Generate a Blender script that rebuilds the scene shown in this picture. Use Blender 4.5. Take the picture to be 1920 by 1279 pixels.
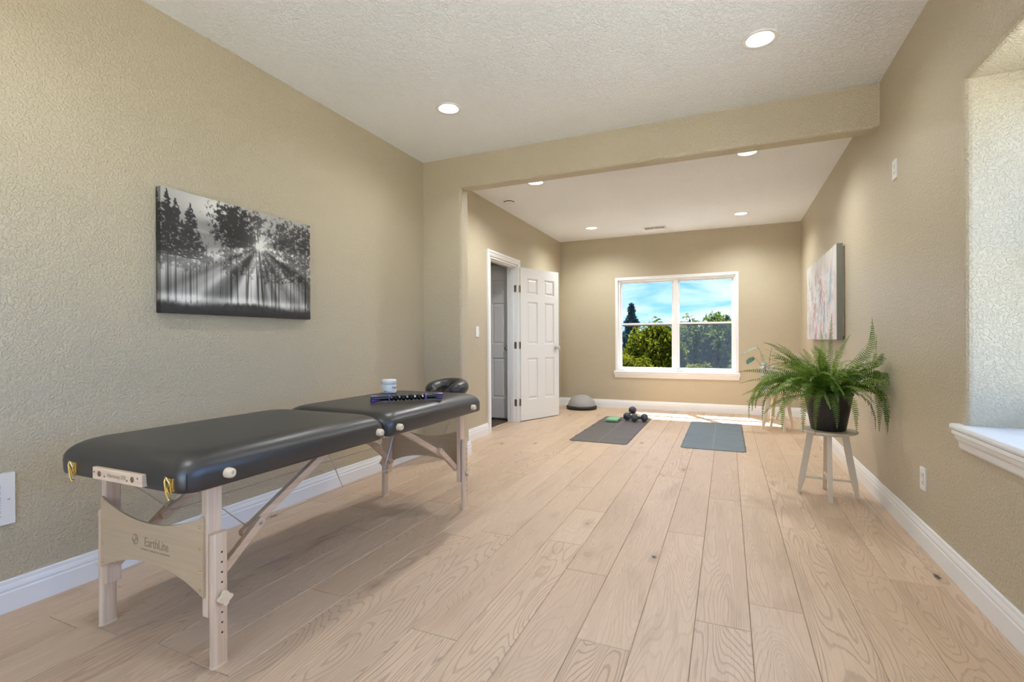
import bpy, bmesh, math, random
import numpy as np
from mathutils import Vector, Matrix

for o in list(bpy.data.objects):
    bpy.data.objects.remove(o, do_unlink=True)
sc = bpy.context.scene
COL = sc.collection
rnd = random.Random(7)
PI = math.pi

# ------------------------------------------------------------------ camera
cam_d = bpy.data.cameras.new('camera')
cam_d.sensor_fit = 'HORIZONTAL'; cam_d.sensor_width = 36.0
cam_d.lens = 36.0 * 922.935 / 1920.0
cam_d.clip_start = 0.05; cam_d.clip_end = 500
cam = bpy.data.objects.new('camera', cam_d); COL.objects.link(cam)
yaw, pit, roll = math.radians(23.63476), math.radians(-0.09838), math.radians(-0.27089)
fw = Vector((-math.sin(yaw)*math.cos(pit), math.cos(yaw)*math.cos(pit), math.sin(pit)))
rt = Vector((math.cos(yaw), math.sin(yaw), 0)); up = rt.cross(fw)
r2 = math.cos(roll)*rt + math.sin(roll)*up; u2 = -math.sin(roll)*rt + math.cos(roll)*up
m = Matrix((r2, u2, -fw)).transposed().to_4x4(); m.translation = Vector((0, 0, 1.08))
cam.matrix_world = m
sc.camera = cam

# ------------------------------------------------------------------ light
SKY_STRENGTH = 5.6
SUN_STRENGTH = 110.0
LAMP_W = 4.2
FAR_LAMP_W = 12.5
sc.view_settings.view_transform = 'Standard'
try: sc.view_settings.look = 'None'
except Exception: pass
sc.view_settings.gamma = 1.0
sc.view_settings.use_curve_mapping = False
sc.view_settings.exposure = 1.0
sc.cycles.use_denoising = True
sc.cycles.max_bounces = 10
sc.cycles.diffuse_bounces = 6
sc.cycles.transparent_max_bounces = 16
sc.cycles.sample_clamp_indirect = 6.0
sc.cycles.caustics_reflective = False
sc.cycles.caustics_refractive = False

def N(nt, kind, **kw):
    n = nt.nodes.new(kind)
    for k, v in kw.items():
        if k in n.inputs.keys(): n.inputs[k].default_value = v
        else: setattr(n, k, v)
    return n

world = bpy.data.worlds.new('sky'); sc.world = world; world.use_nodes = True
nt = world.node_tree; nt.nodes.clear()
tc = N(nt, 'ShaderNodeTexCoord')
sep = N(nt, 'ShaderNodeSeparateXYZ'); nt.links.new(tc.outputs['Generated'], sep.inputs[0])
ramp = N(nt, 'ShaderNodeValToRGB'); nt.links.new(sep.outputs['Z'], ramp.inputs[0])
e = ramp.color_ramp.elements
e[0].position = 0.0; e[0].color = (0.22, 0.44, 0.80, 1)
e[1].position = 0.75; e[1].color = (0.085, 0.20, 0.46, 1)
x = e.new(0.16); x.color = (0.07, 0.27, 0.74, 1)
mp = N(nt, 'ShaderNodeMapping'); nt.links.new(tc.outputs['Generated'], mp.inputs[0])
mp.inputs['Scale'].default_value = (2.2, 2.2, 9.0)
mp.inputs['Rotation'].default_value = (0.0, 0.25, 0.0)
cn = N(nt, 'ShaderNodeTexNoise', Scale=2.3, Detail=7.0, Roughness=0.55, Distortion=0.6)
nt.links.new(mp.outputs[0], cn.inputs['Vector'])
cr = N(nt, 'ShaderNodeValToRGB'); nt.links.new(cn.outputs[0], cr.inputs[0])
cr.color_ramp.elements[0].position = 0.40; cr.color_ramp.elements[0].color = (0, 0, 0, 1)
cr.color_ramp.elements[1].position = 0.72; cr.color_ramp.elements[1].color = (0.75, 0.75, 0.75, 1)
mx = N(nt, 'ShaderNodeMixRGB'); nt.links.new(cr.outputs[0], mx.inputs[0])
nt.links.new(ramp.outputs[0], mx.inputs[1]); mx.inputs[2].default_value = (0.66, 0.70, 0.80, 1)
bg = N(nt, 'ShaderNodeBackground', Strength=SKY_STRENGTH); nt.links.new(mx.outputs[0], bg.inputs[0])
wo = N(nt, 'ShaderNodeOutputWorld'); nt.links.new(bg.outputs[0], wo.inputs[0])

sun_d = bpy.data.lights.new('sun', 'SUN'); sun_d.energy = SUN_STRENGTH
sun_d.angle = math.radians(0.53); sun_d.color = (1.0, 0.98, 0.95)
sun = bpy.data.objects.new('sun', sun_d); COL.objects.link(sun)
sun.location = (-6, 20, 18)
sun.rotation_euler = Vector((0.58, -1.0, -1.80)).to_track_quat('-Z', 'Y').to_euler()

# ------------------------------------------------------------------ materials
MATS = {}
def newmat(name):
    mt = bpy.data.materials.new(name); mt.use_nodes = True
    nt = mt.node_tree; b = nt.nodes['Principled BSDF']
    MATS[name] = mt
    return mt, nt, b
def simple(name, col, rough=0.5, metal=0.0, spec=None, bump=None, var=0.0):
    """plain surface with optional fine noise relief and colour variation"""
    mt, nt, b = newmat(name)
    b.inputs['Base Color'].default_value = (*col, 1)
    b.inputs['Roughness'].default_value = rough
    b.inputs['Metallic'].default_value = metal
    if spec is not None: b.inputs['Specular IOR Level'].default_value = spec
    tc = N(nt, 'ShaderNodeTexCoord')
    if bump:
        n = N(nt, 'ShaderNodeTexNoise', Scale=bump[0], Detail=3.0)
        nt.links.new(tc.outputs['Object'], n.inputs['Vector'])
        bp = N(nt, 'ShaderNodeBump', Strength=bump[1], Distance=bump[2])
        nt.links.new(n.outputs[0], bp.inputs['Height']); nt.links.new(bp.outputs[0], b.inputs['Normal'])
    if var:
        n = N(nt, 'ShaderNodeTexNoise', Scale=6.0, Detail=3.0)
        nt.links.new(tc.outputs['Object'], n.inputs['Vector'])
        mr = N(nt, 'ShaderNodeMapRange'); mr.inputs['To Min'].default_value = 1-var; mr.inputs['To Max'].default_value = 1+var
        nt.links.new(n.outputs[0], mr.inputs[0])
        mm = N(nt, 'ShaderNodeVectorMath', operation='SCALE'); mm.inputs[0].default_value = col
        nt.links.new(mr.outputs[0], mm.inputs['Scale']); nt.links.new(mm.outputs[0], b.inputs['Base Color'])
    return mt

def plaster(name, col, rough, scale, dist, lo=0.42, hi=0.62, spec=0.5):
    """orange-peel drywall paint: flattened blobs of relief on a flat colour"""
    mt, nt, b = newmat(name)
    b.inputs['Roughness'].default_value = rough
    b.inputs['Specular IOR Level'].default_value = spec
    tc = N(nt, 'ShaderNodeTexCoord')
    n = N(nt, 'ShaderNodeTexNoise', Scale=scale, Detail=2.5, Roughness=0.55, Distortion=0.3)
    nt.links.new(tc.outputs['Object'], n.inputs['Vector'])
    r = N(nt, 'ShaderNodeMapRange', interpolation_type='SMOOTHSTEP')
    r.inputs['From Min'].default_value = lo; r.inputs['From Max'].default_value = hi
    nt.links.new(n.outputs[0], r.inputs[0])
    bp = N(nt, 'ShaderNodeBump', Strength=1.0, Distance=dist)
    nt.links.new(r.outputs[0], bp.inputs['Height']); nt.links.new(bp.outputs[0], b.inputs['Normal'])
    n2 = N(nt, 'ShaderNodeTexNoise', Scale=1.3, Detail=2.0)
    nt.links.new(tc.outputs['Object'], n2.inputs['Vector'])
    mr = N(nt, 'ShaderNodeMapRange'); mr.inputs['To Min'].default_value = 0.97; mr.inputs['To Max'].default_value = 1.03
    nt.links.new(n2.outputs[0], mr.inputs[0])
    mm = N(nt, 'ShaderNodeVectorMath', operation='SCALE'); mm.inputs[0].default_value = col
    nt.links.new(mr.outputs[0], mm.inputs['Scale']); nt.links.new(mm.outputs[0], b.inputs['Base Color'])
    return mt

WALL = plaster('beige_wall_paint', (0.50, 0.432, 0.303), 0.34, 95.0, 0.0018)
CEIL = plaster('white_ceiling_paint', (0.85, 0.875, 0.90), 0.8, 60.0, 0.0030, spec=0.2)
TRIM = simple('white_trim_paint', (0.80, 0.80, 0.79), 0.32)
DOORW = simple('white_door_paint', (0.74, 0.735, 0.71), 0.38, bump=(180, 0.15, 0.001))
VINYLW = simple('white_window_vinyl', (0.80, 0.80, 0.78), 0.35)
DARK = simple('dark_void', (0.01, 0.01, 0.01), 0.8)
PLAST = simple('white_plastic', (0.78, 0.77, 0.74), 0.35)
CREAM = simple('cream_plastic', (0.74, 0.60, 0.40), 0.4)
CHROME = simple('brushed_nickel', (0.62, 0.60, 0.57), 0.25, 1.0)
BRASS = simple('polished_brass', (0.80, 0.60, 0.22), 0.22, 1.0)
HINGE = simple('aged_hinge_metal', (0.36, 0.30, 0.23), 0.35, 0.9)
STEEL = simple('steel_cable', (0.55, 0.53, 0.50), 0.35, 0.9)
VINYL = simple('black_vinyl', (0.024, 0.022, 0.020), 0.36, spec=0.85, bump=(420, 0.12, 0.0006))
CUSH = simple('black_cushion_vinyl', (0.030, 0.026, 0.022), 0.38, bump=(14, 0.35, 0.01))
POT = simple('dark_ribbed_pot', (0.018, 0.016, 0.015), 0.45, bump=(120, 0.5, 0.002))
SOIL = simple('potting_soil', (0.03, 0.02, 0.013), 0.95, bump=(80, 1.0, 0.01))
STOOLW = simple('cream_white_stool_paint', (0.70, 0.605, 0.45), 0.42)
GREY = simple('grey_rubber', (0.33, 0.32, 0.30), 0.6, bump=(300, 0.1, 0.001))
BLACKR = simple('black_rubber', (0.022, 0.021, 0.020), 0.55)
NEOP = simple('slate_neoprene', (0.055, 0.062, 0.075), 0.65, bump=(200, 0.2, 0.001))
GREEN = simple('mint_green_foam', (0.22, 0.46, 0.26), 0.7)
BLACKP = simple('black_gloss_plastic', (0.010, 0.009, 0.011), 0.18)
PURPLE = simple('purple_plastic', (0.17, 0.09, 0.42), 0.3)
JARW = simple('off_white_jar', (0.78, 0.76, 0.69), 0.3)
LABEL = simple('grey_label_print', (0.42, 0.40, 0.39), 0.5)
INK = simple('black_ink', (0.02, 0.02, 0.02), 0.6)
BURN = simple('burnt_wood_mark', (0.20, 0.115, 0.055), 0.7)
BURN2 = simple('pale_burnt_wood_mark', (0.36, 0.26, 0.16), 0.7)
HALLF = simple('dark_wood_hall_floor', (0.10, 0.065, 0.042), 0.4, var=0.25)
HALLW = simple('hall_paint', (0.56, 0.50, 0.40), 0.6)
CANVAS_SIDE = simple('grey_green_canvas_edge', (0.165, 0.165, 0.13), 0.8)
SPROUT = simple('fern_rachis', (0.16, 0.20, 0.05), 0.6)
BARK = simple('bark', (0.10, 0.075, 0.05), 0.9, bump=(20, 1.0, 0.02))
GRASS = simple('dry_garden_ground', (0.23, 0.235, 0.24), 0.95, var=0.25)

DIMGROUND = simple('dim_bounce_ground', (0.140, 0.140, 0.130), 0.95, var=0.3)  # darker ground tone, chosen to lower the light bounced indoors

def leafmat(name, c1, c2, rough=0.5, trans=0.25, scale=14.0, spec=0.4, rw=0.5):
    mt, nt, b = newmat(name)
    tc = N(nt, 'ShaderNodeTexCoord')
    n = N(nt, 'ShaderNodeTexNoise', Scale=scale, Detail=2.0); nt.links.new(tc.outputs['Object'], n.inputs['Vector'])
    oi = N(nt, 'ShaderNodeObjectInfo')
    ad = N(nt, 'ShaderNodeMath', operation='MULTIPLY_ADD'); ad.inputs[1].default_value = rw
    nt.links.new(oi.outputs['Random'], ad.inputs[0]); 
    sb = N(nt, 'ShaderNodeMath', operation='SUBTRACT'); nt.links.new(n.outputs[0], sb.inputs[0]); sb.inputs[1].default_value = rw*0.5
    nt.links.new(sb.outputs[0], ad.inputs[2])
    rp = N(nt, 'ShaderNodeValToRGB'); nt.links.new(ad.outputs[0], rp.inputs[0])
    rp.color_ramp.elements[0].position = 0.2; rp.color_ramp.elements[0].color = (*c1, 1)
    rp.color_ramp.elements[1].position = 0.8; rp.color_ramp.elements[1].color = (*c2, 1)
    nt.links.new(rp.outputs[0], b.inputs['Base Color'])
    b.inputs['Roughness'].default_value = rough; b.inputs['Specular IOR Level'].default_value = spec
    tr = N(nt, 'ShaderNodeBsdfTranslucent'); nt.links.new(rp.outputs[0], tr.inputs[0])
    ms = N(nt, 'ShaderNodeMixShader'); ms.inputs[0].default_value = trans
    nt.links.new(b.outputs[0], ms.inputs[1]); nt.links.new(tr.outputs[0], ms.inputs[2])
    nt.links.new(ms.outputs[0], nt.nodes['Material Output'].inputs[0])
    return mt
FERN = leafmat('fern_green', (0.045, 0.12, 0.010), (0.24, 0.36, 0.045), 0.5, 0.35, 9.0)
BROADLEAF = leafmat('pale_green_leaf', (0.16, 0.30, 0.05), (0.30, 0.42, 0.08), 0.45, 0.3)
VARIEG = leafmat('variegated_leaf', (0.04, 0.14, 0.10), (0.55, 0.62, 0.45), 0.4, 0.2, 60.0)
YGREEN = leafmat('sunny_shrub_leaf', (0.018, 0.036, 0.003), (0.150, 0.155, 0.014), 0.9, 0.35, 7.0, 0.0, 0.12)
DGREEN = leafmat('dark_shrub_leaf', (0.022, 0.044, 0.012), (0.115, 0.150, 0.034), 0.9, 0.3, 6.0, 0.0, 0.12)
BGREEN = leafmat('blue_spruce_needle', (0.022, 0.052, 0.056), (0.070, 0.115, 0.125), 0.9, 0.15, 5.0, 0.0, 0.12)

def glassmat(name, tint, ior=1.3, veil=0.0, veilcol=(0.3, 0.35, 0.42)):
    mt = bpy.data.materials.new(name); mt.use_nodes = True; nt = mt.node_tree
    nt.nodes.remove(nt.nodes['Principled BSDF'])
    t = N(nt, 'ShaderNodeBsdfTransparent'); t.inputs[0].default_value = (*tint, 1)
    g = N(nt, 'ShaderNodeBsdfGlossy', Roughness=0.02); g.inputs[0].default_value = (0.9, 0.95, 1, 1)
    lw = N(nt, 'ShaderNodeLayerWeight', Blend=0.5); pw_ = N(nt, 'ShaderNodeMath', operation='POWER'); nt.links.new(lw.outputs['Facing'], pw_.inputs[0]); pw_.inputs[1].default_value = 3.0
    fr = N(nt, 'ShaderNodeMath', operation='MULTIPLY_ADD'); nt.links.new(pw_.outputs[0], fr.inputs[0]); fr.inputs[1].default_value = 0.8; fr.inputs[2].default_value = ((ior-1)/(ior+1))**2*1.5
    ms = N(nt, 'ShaderNodeMixShader'); nt.links.new(fr.outputs[0], ms.inputs[0])
    nt.links.new(t.outputs[0], ms.inputs[1]); nt.links.new(g.outputs[0], ms.inputs[2])
    last = ms
    if veil:
        d = N(nt, 'ShaderNodeBsdfDiffuse'); d.inputs[0].default_value = (*veilcol, 1)
        tl = N(nt, 'ShaderNodeBsdfTranslucent'); tl.inputs[0].default_value = (*veilcol, 1)
        m0 = N(nt, 'ShaderNodeMixShader'); m0.inputs[0].default_value = 0.5
        nt.links.new(d.outputs[0], m0.inputs[1]); nt.links.new(tl.outputs[0], m0.inputs[2])
        m2 = N(nt, 'ShaderNodeMixShader'); m2.inputs[0].default_value = veil
        nt.links.new(ms.outputs[0], m2.inputs[1]); nt.links.new(m0.outputs[0], m2.inputs[2]); last = m2
    nt.links.new(last.outputs[0], nt.nodes['Material Output'].inputs[0])
    return mt
GLASS = glassmat('window_glass', (0.95, 0.93, 0.87))
COOLG = glassmat('daylight_dimming_glass', (0.58, 0.62, 0.63))  # bluish grey tint added to weaken and cool the side daylight
TINTG = glassmat('view_dimming_glass', (0.20, 0.20, 0.20), ior=1.10)  # strong tint added to keep the bright view outside from washing out
SCREEN = glassmat('pane_haze', (0.90, 0.90, 0.90), ior=1.05, veil=0.15, veilcol=(0.10, 0.13, 0.18))
VASEG = glassmat('clear_vase_glass', (0.97, 0.98, 0.98), ior=1.4, veil=0.12, veilcol=(0.8, 0.8, 0.8))

def maple(name, c1, c2, axis='Z', rough=0.45):
    mt, nt, b = newmat(name)
    tc = N(nt, 'ShaderNodeTexCoord'); mp = N(nt, 'ShaderNodeMapping')
    s = {'X': (3, 60, 60), 'Y': (60, 3, 60), 'Z': (60, 60, 3)}[axis]
    mp.inputs['Scale'].default_value = s
    nt.links.new(tc.outputs['Object'], mp.inputs[0])
    n = N(nt, 'ShaderNodeTexNoise', Scale=1.0, Detail=4.0, Distortion=0.5); nt.links.new(mp.outputs[0], n.inputs['Vector'])
    rp = N(nt, 'ShaderNodeValToRGB'); nt.links.new(n.outputs[0], rp.inputs[0])
    rp.color_ramp.elements[0].position = 0.3; rp.color_ramp.elements[0].color = (*c1, 1)
    rp.color_ramp.elements[1].position = 0.7; rp.color_ramp.elements[1].color = (*c2, 1)
    nt.links.new(rp.outputs[0], b.inputs['Base Color']); b.inputs['Roughness'].default_value = rough
    return mt
MAPLE_Z = maple('maple_upright', (0.60, 0.42, 0.27), (0.76, 0.59, 0.42))
MAPLE_Y = maple('maple_brace', (0.58, 0.40, 0.25), (0.74, 0.56, 0.39), 'Y')
MAPLE_X = maple('maple_plaque', (0.66, 0.48, 0.32), (0.76, 0.60, 0.44), 'X')
PLY = maple('birch_plywood_panel', (0.52, 0.375, 0.215), (0.59, 0.435, 0.265), 'X', 0.4)

def oak_floor():
    mt, nt, b = newmat('limed_oak_plank')
    L = nt.links.new
    tc = N(nt, 'ShaderNodeTexCoord'); oi = N(nt, 'ShaderNodeObjectInfo')
    off = N(nt, 'ShaderNodeCombineXYZ')
    r1 = N(nt, 'ShaderNodeMath', operation='MULTIPLY'); L(oi.outputs['Random'], r1.inputs[0]); r1.inputs[1].default_value = 57.0
    r2 = N(nt, 'ShaderNodeMath', operation='MULTIPLY'); L(oi.outputs['Random'], r2.inputs[0]); r2.inputs[1].default_value = 131.0
    L(r1.outputs[0], off.inputs[0]); L(r2.outputs[0], off.inputs[1])
    add = N(nt, 'ShaderNodeVectorMath', operation='ADD'); L(tc.outputs['Object'], add.inputs[0]); L(off.outputs[0], add.inputs[1])
    def mapped(s):
        m_ = N(nt, 'ShaderNodeMapping'); m_.inputs['Scale'].default_value = s; L(add.outputs[0], m_.inputs[0]); return m_
    # cathedral figure: contour lines of a stretched noise field
    nf = N(nt, 'ShaderNodeTexNoise', Scale=1.0, Detail=1.5, Roughness=0.45, Distortion=0.25); L(mapped((5.5, 0.75, 1)).outputs[0], nf.inputs['Vector'])
    mu = N(nt, 'ShaderNodeMath', operation='MULTIPLY'); L(nf.outputs[0], mu.inputs[0]); mu.inputs[1].default_value = 230.0
    nw = N(nt, 'ShaderNodeTexNoise', Scale=1.0, Detail=3.0); L(mapped((55, 9, 1)).outputs[0], nw.inputs['Vector'])
    mw = N(nt, 'ShaderNodeMath', operation='MULTIPLY_ADD'); L(nw.outputs[0], mw.inputs[0]); mw.inputs[1].default_value = 3.2; L(mu.outputs[0], mw.inputs[2])
    sn = N(nt, 'ShaderNodeMath', operation='SINE'); L(mw.outputs[0], sn.inputs[0])
    ln = N(nt, 'ShaderNodeMapRange', interpolation_type='SMOOTHSTEP'); ln.inputs['From Min'].default_value = 0.55; ln.inputs['From Max'].default_value = 1.0
    L(sn.outputs[0], ln.inputs[0])
    # how strongly figured this plank is
    wn = N(nt, 'ShaderNodeTexWhiteNoise', noise_dimensions='1D'); L(oi.outputs['Random'], wn.inputs['W'])
    fs = N(nt, 'ShaderNodeMapRange'); fs.inputs['From Min'].default_value = 0.35; fs.inputs['To Min'].default_value = 0.08; fs.inputs['To Max'].default_value = 0.50
    L(wn.outputs['Value'], fs.inputs[0])
    lf = N(nt, 'ShaderNodeMath', operation='MULTIPLY'); L(ln.outputs[0], lf.inputs[0]); L(fs.outputs[0], lf.inputs[1])
    # fine fibres
    fb = N(nt, 'ShaderNodeTexNoise', Scale=1.0, Detail=4.0, Roughness=0.6); L(mapped((170, 5, 1)).outputs[0], fb.inputs['Vector'])
    # smoky patches
    sm = N(nt, 'ShaderNodeTexNoise', Scale=1.0, Detail=4.0, Roughness=0.6, Distortion=0.6); L(mapped((7, 1.4, 1)).outputs[0], sm.inputs['Vector'])
    smr = N(nt, 'ShaderNodeMapRange', interpolation_type='SMOOTHSTEP'); smr.inputs['From Min'].default_value = 0.50; smr.inputs['From Max'].default_value = 0.78; L(sm.outputs[0], smr.inputs[0])
    # knots
    vo = N(nt, 'ShaderNodeTexVoronoi', Scale=1.0); L(mapped((5.0, 2.3, 1)).outputs[0], vo.inputs['Vector'])
    kw = N(nt, 'ShaderNodeTexNoise', Scale=40.0, Detail=3.0); L(add.outputs[0], kw.inputs['Vector'])
    ka = N(nt, 'ShaderNodeMath', operation='MULTIPLY_ADD'); L(kw.outputs[0], ka.inputs[0]); ka.inputs[1].default_value = 0.16; L(vo.outputs['Distance'], ka.inputs[2])
    kr = N(nt, 'ShaderNodeMapRange', interpolation_type='SMOOTHSTEP'); kr.inputs['From Min'].default_value = 0.105; kr.inputs['From Max'].default_value = 0.155; kr.inputs['To Min'].default_value = 1; kr.inputs['To Max'].default_value = 0
    L(ka.outputs[0], kr.inputs[0])
    sx = N(nt, 'ShaderNodeSeparateColor'); L(vo.outputs['Color'], sx.inputs[0])
    kg = N(nt, 'ShaderNodeMath', operation='GREATER_THAN'); L(sx.outputs[0], kg.inputs[0]); kg.inputs[1].default_value = 0.60
    kk = N(nt, 'ShaderNodeMath', operation='MULTIPLY'); L(kr.outputs[0], kk.inputs[0]); L(kg.outputs[0], kk.inputs[1])
    # halo round the knots
    kh = N(nt, 'ShaderNodeMapRange', interpolation_type='SMOOTHSTEP'); kh.inputs['From Min'].default_value = 0.10; kh.inputs['From Max'].default_value = 0.34; kh.inputs['To Min'].default_value = 0.45; kh.inputs['To Max'].default_value = 0
    L(ka.outputs[0], kh.inputs[0])
    khh = N(nt, 'ShaderNodeMath', operation='MULTIPLY'); L(kh.outputs[0], khh.inputs[0]); L(kg.outputs[0], khh.inputs[1])
    # base tone per plank
    tone = N(nt, 'ShaderNodeValToRGB'); L(oi.outputs['Random'], tone.inputs[0])
    el = tone.color_ramp.elements
    el[0].color = (0.555, 0.395, 0.270, 1); el[1].color = (0.605, 0.45, 0.325, 1)
    y = el.new(0.35); y.color = (0.64, 0.472, 0.328, 1); y = el.new(0.7); y.color = (0.575, 0.415, 0.28, 1)
    def mix(fac, a, col):
        mm = N(nt, 'ShaderNodeMixRGB'); L(fac, mm.inputs[0]); L(a, mm.inputs[1]); mm.inputs[2].default_value = (*col, 1); return mm.outputs[0]
    fbr = N(nt, 'ShaderNodeMapRange'); fbr.inputs['From Min'].default_value = 0.42; fbr.inputs['From Max'].default_value = 0.7; fbr.inputs['To Max'].default_value = 0.34; L(fb.outputs[0], fbr.inputs[0])
    s5 = N(nt, 'ShaderNodeMath', operation='MULTIPLY'); L(smr.outputs[0], s5.inputs[0]); s5.inputs[1].default_value = 0.55
    c = mix(fbr.outputs[0], tone.outputs[0], (0.38, 0.25, 0.155))
    c = mix(s5.outputs[0], c, (0.36, 0.25, 0.165))
    c = mix(lf.outputs[0], c, (0.25, 0.165, 0.105))
    c = mix(khh.outputs[0], c, (0.30, 0.19, 0.11))
    c = mix(kk.outputs[0], c, (0.05, 0.035, 0.025))
    L(c, b.inputs['Base Color'])
    b.inputs['Roughness'].default_value = 0.40
    rr = N(nt, 'ShaderNodeMapRange'); rr.inputs['To Min'].default_value = 0.34; rr.inputs['To Max'].default_value = 0.52; L(fb.outputs[0], rr.inputs[0]); L(rr.outputs[0], b.inputs['Roughness'])
    hs = N(nt, 'ShaderNodeMath', operation='MULTIPLY_ADD'); L(ln.outputs[0], hs.inputs[0]); hs.inputs[1].default_value = -1.0; L(fb.outputs[0], hs.inputs[2])
    bp = N(nt, 'ShaderNodeBump', Strength=0.6, Distance=0.0012); L(hs.outputs[0], bp.inputs['Height']); L(bp.outputs[0], b.inputs['Normal'])
    return mt
OAK = oak_floor()

def matmat(name, col):
    """yoga mat foam: fine grid relief"""
    mt, nt, b = newmat(name)
    tc = N(nt, 'ShaderNodeTexCoord')
    ck = N(nt, 'ShaderNodeTexChecker', Scale=160.0); nt.links.new(tc.outputs['Object'], ck.inputs[0])
    n = N(nt, 'ShaderNodeTexNoise', Scale=5.0, Detail=3.0); nt.links.new(tc.outputs['Object'], n.inputs['Vector'])
    mr = N(nt, 'ShaderNodeMapRange'); mr.inputs['To Min'].default_value = 0.88; mr.inputs['To Max'].default_value = 1.12; nt.links.new(n.outputs[0], mr.inputs[0])
    mm = N(nt, 'ShaderNodeVectorMath', operation='SCALE'); mm.inputs[0].default_value = col
    nt.links.new(mr.outputs[0], mm.inputs['Scale']); nt.links.new(mm.outputs[0], b.inputs['Base Color'])
    bp = N(nt, 'ShaderNodeBump', Strength=0.5, Distance=0.001); nt.links.new(ck.outputs[1], bp.inputs['Height']); nt.links.new(bp.outputs[0], b.inputs['Normal'])
    b.inputs['Roughness'].default_value = 0.55
    return mt
MATBROWN = matmat('brown_grey_mat_foam', (0.115, 0.098, 0.088))
MATBLUE = matmat('blue_grey_mat_foam', (0.13, 0.165, 0.18))
MATLINE = simple('mat_centre_line', (0.21, 0.19, 0.17), 0.6)
MATLINE2 = simple('blue_mat_centre_line', (0.20, 0.24, 0.25), 0.6)
PRINT = None
def print_mat(name, rough):
    mt, nt, b = newmat(name)
    a = N(nt, 'ShaderNodeVertexColor', layer_name='print'); nt.links.new(a.outputs[0], b.inputs['Base Color'])
    b.inputs['Roughness'].default_value = rough
    return mt
PHOTO = print_mat('canvas_photo_print', 0.6)
ABSTR = print_mat('abstract_paint_print', 0.5)
EMIT = bpy.data.materials.new('lit_led_lens'); EMIT.use_nodes = True
_b = EMIT.node_tree.nodes['Principled BSDF']
_b.inputs['Base Color'].default_value = (1, 1, 1, 1); _b.inputs['Emission Color'].default_value = (1, 0.97, 0.92, 1); _b.inputs['Emission Strength'].default_value = 2.2

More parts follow.
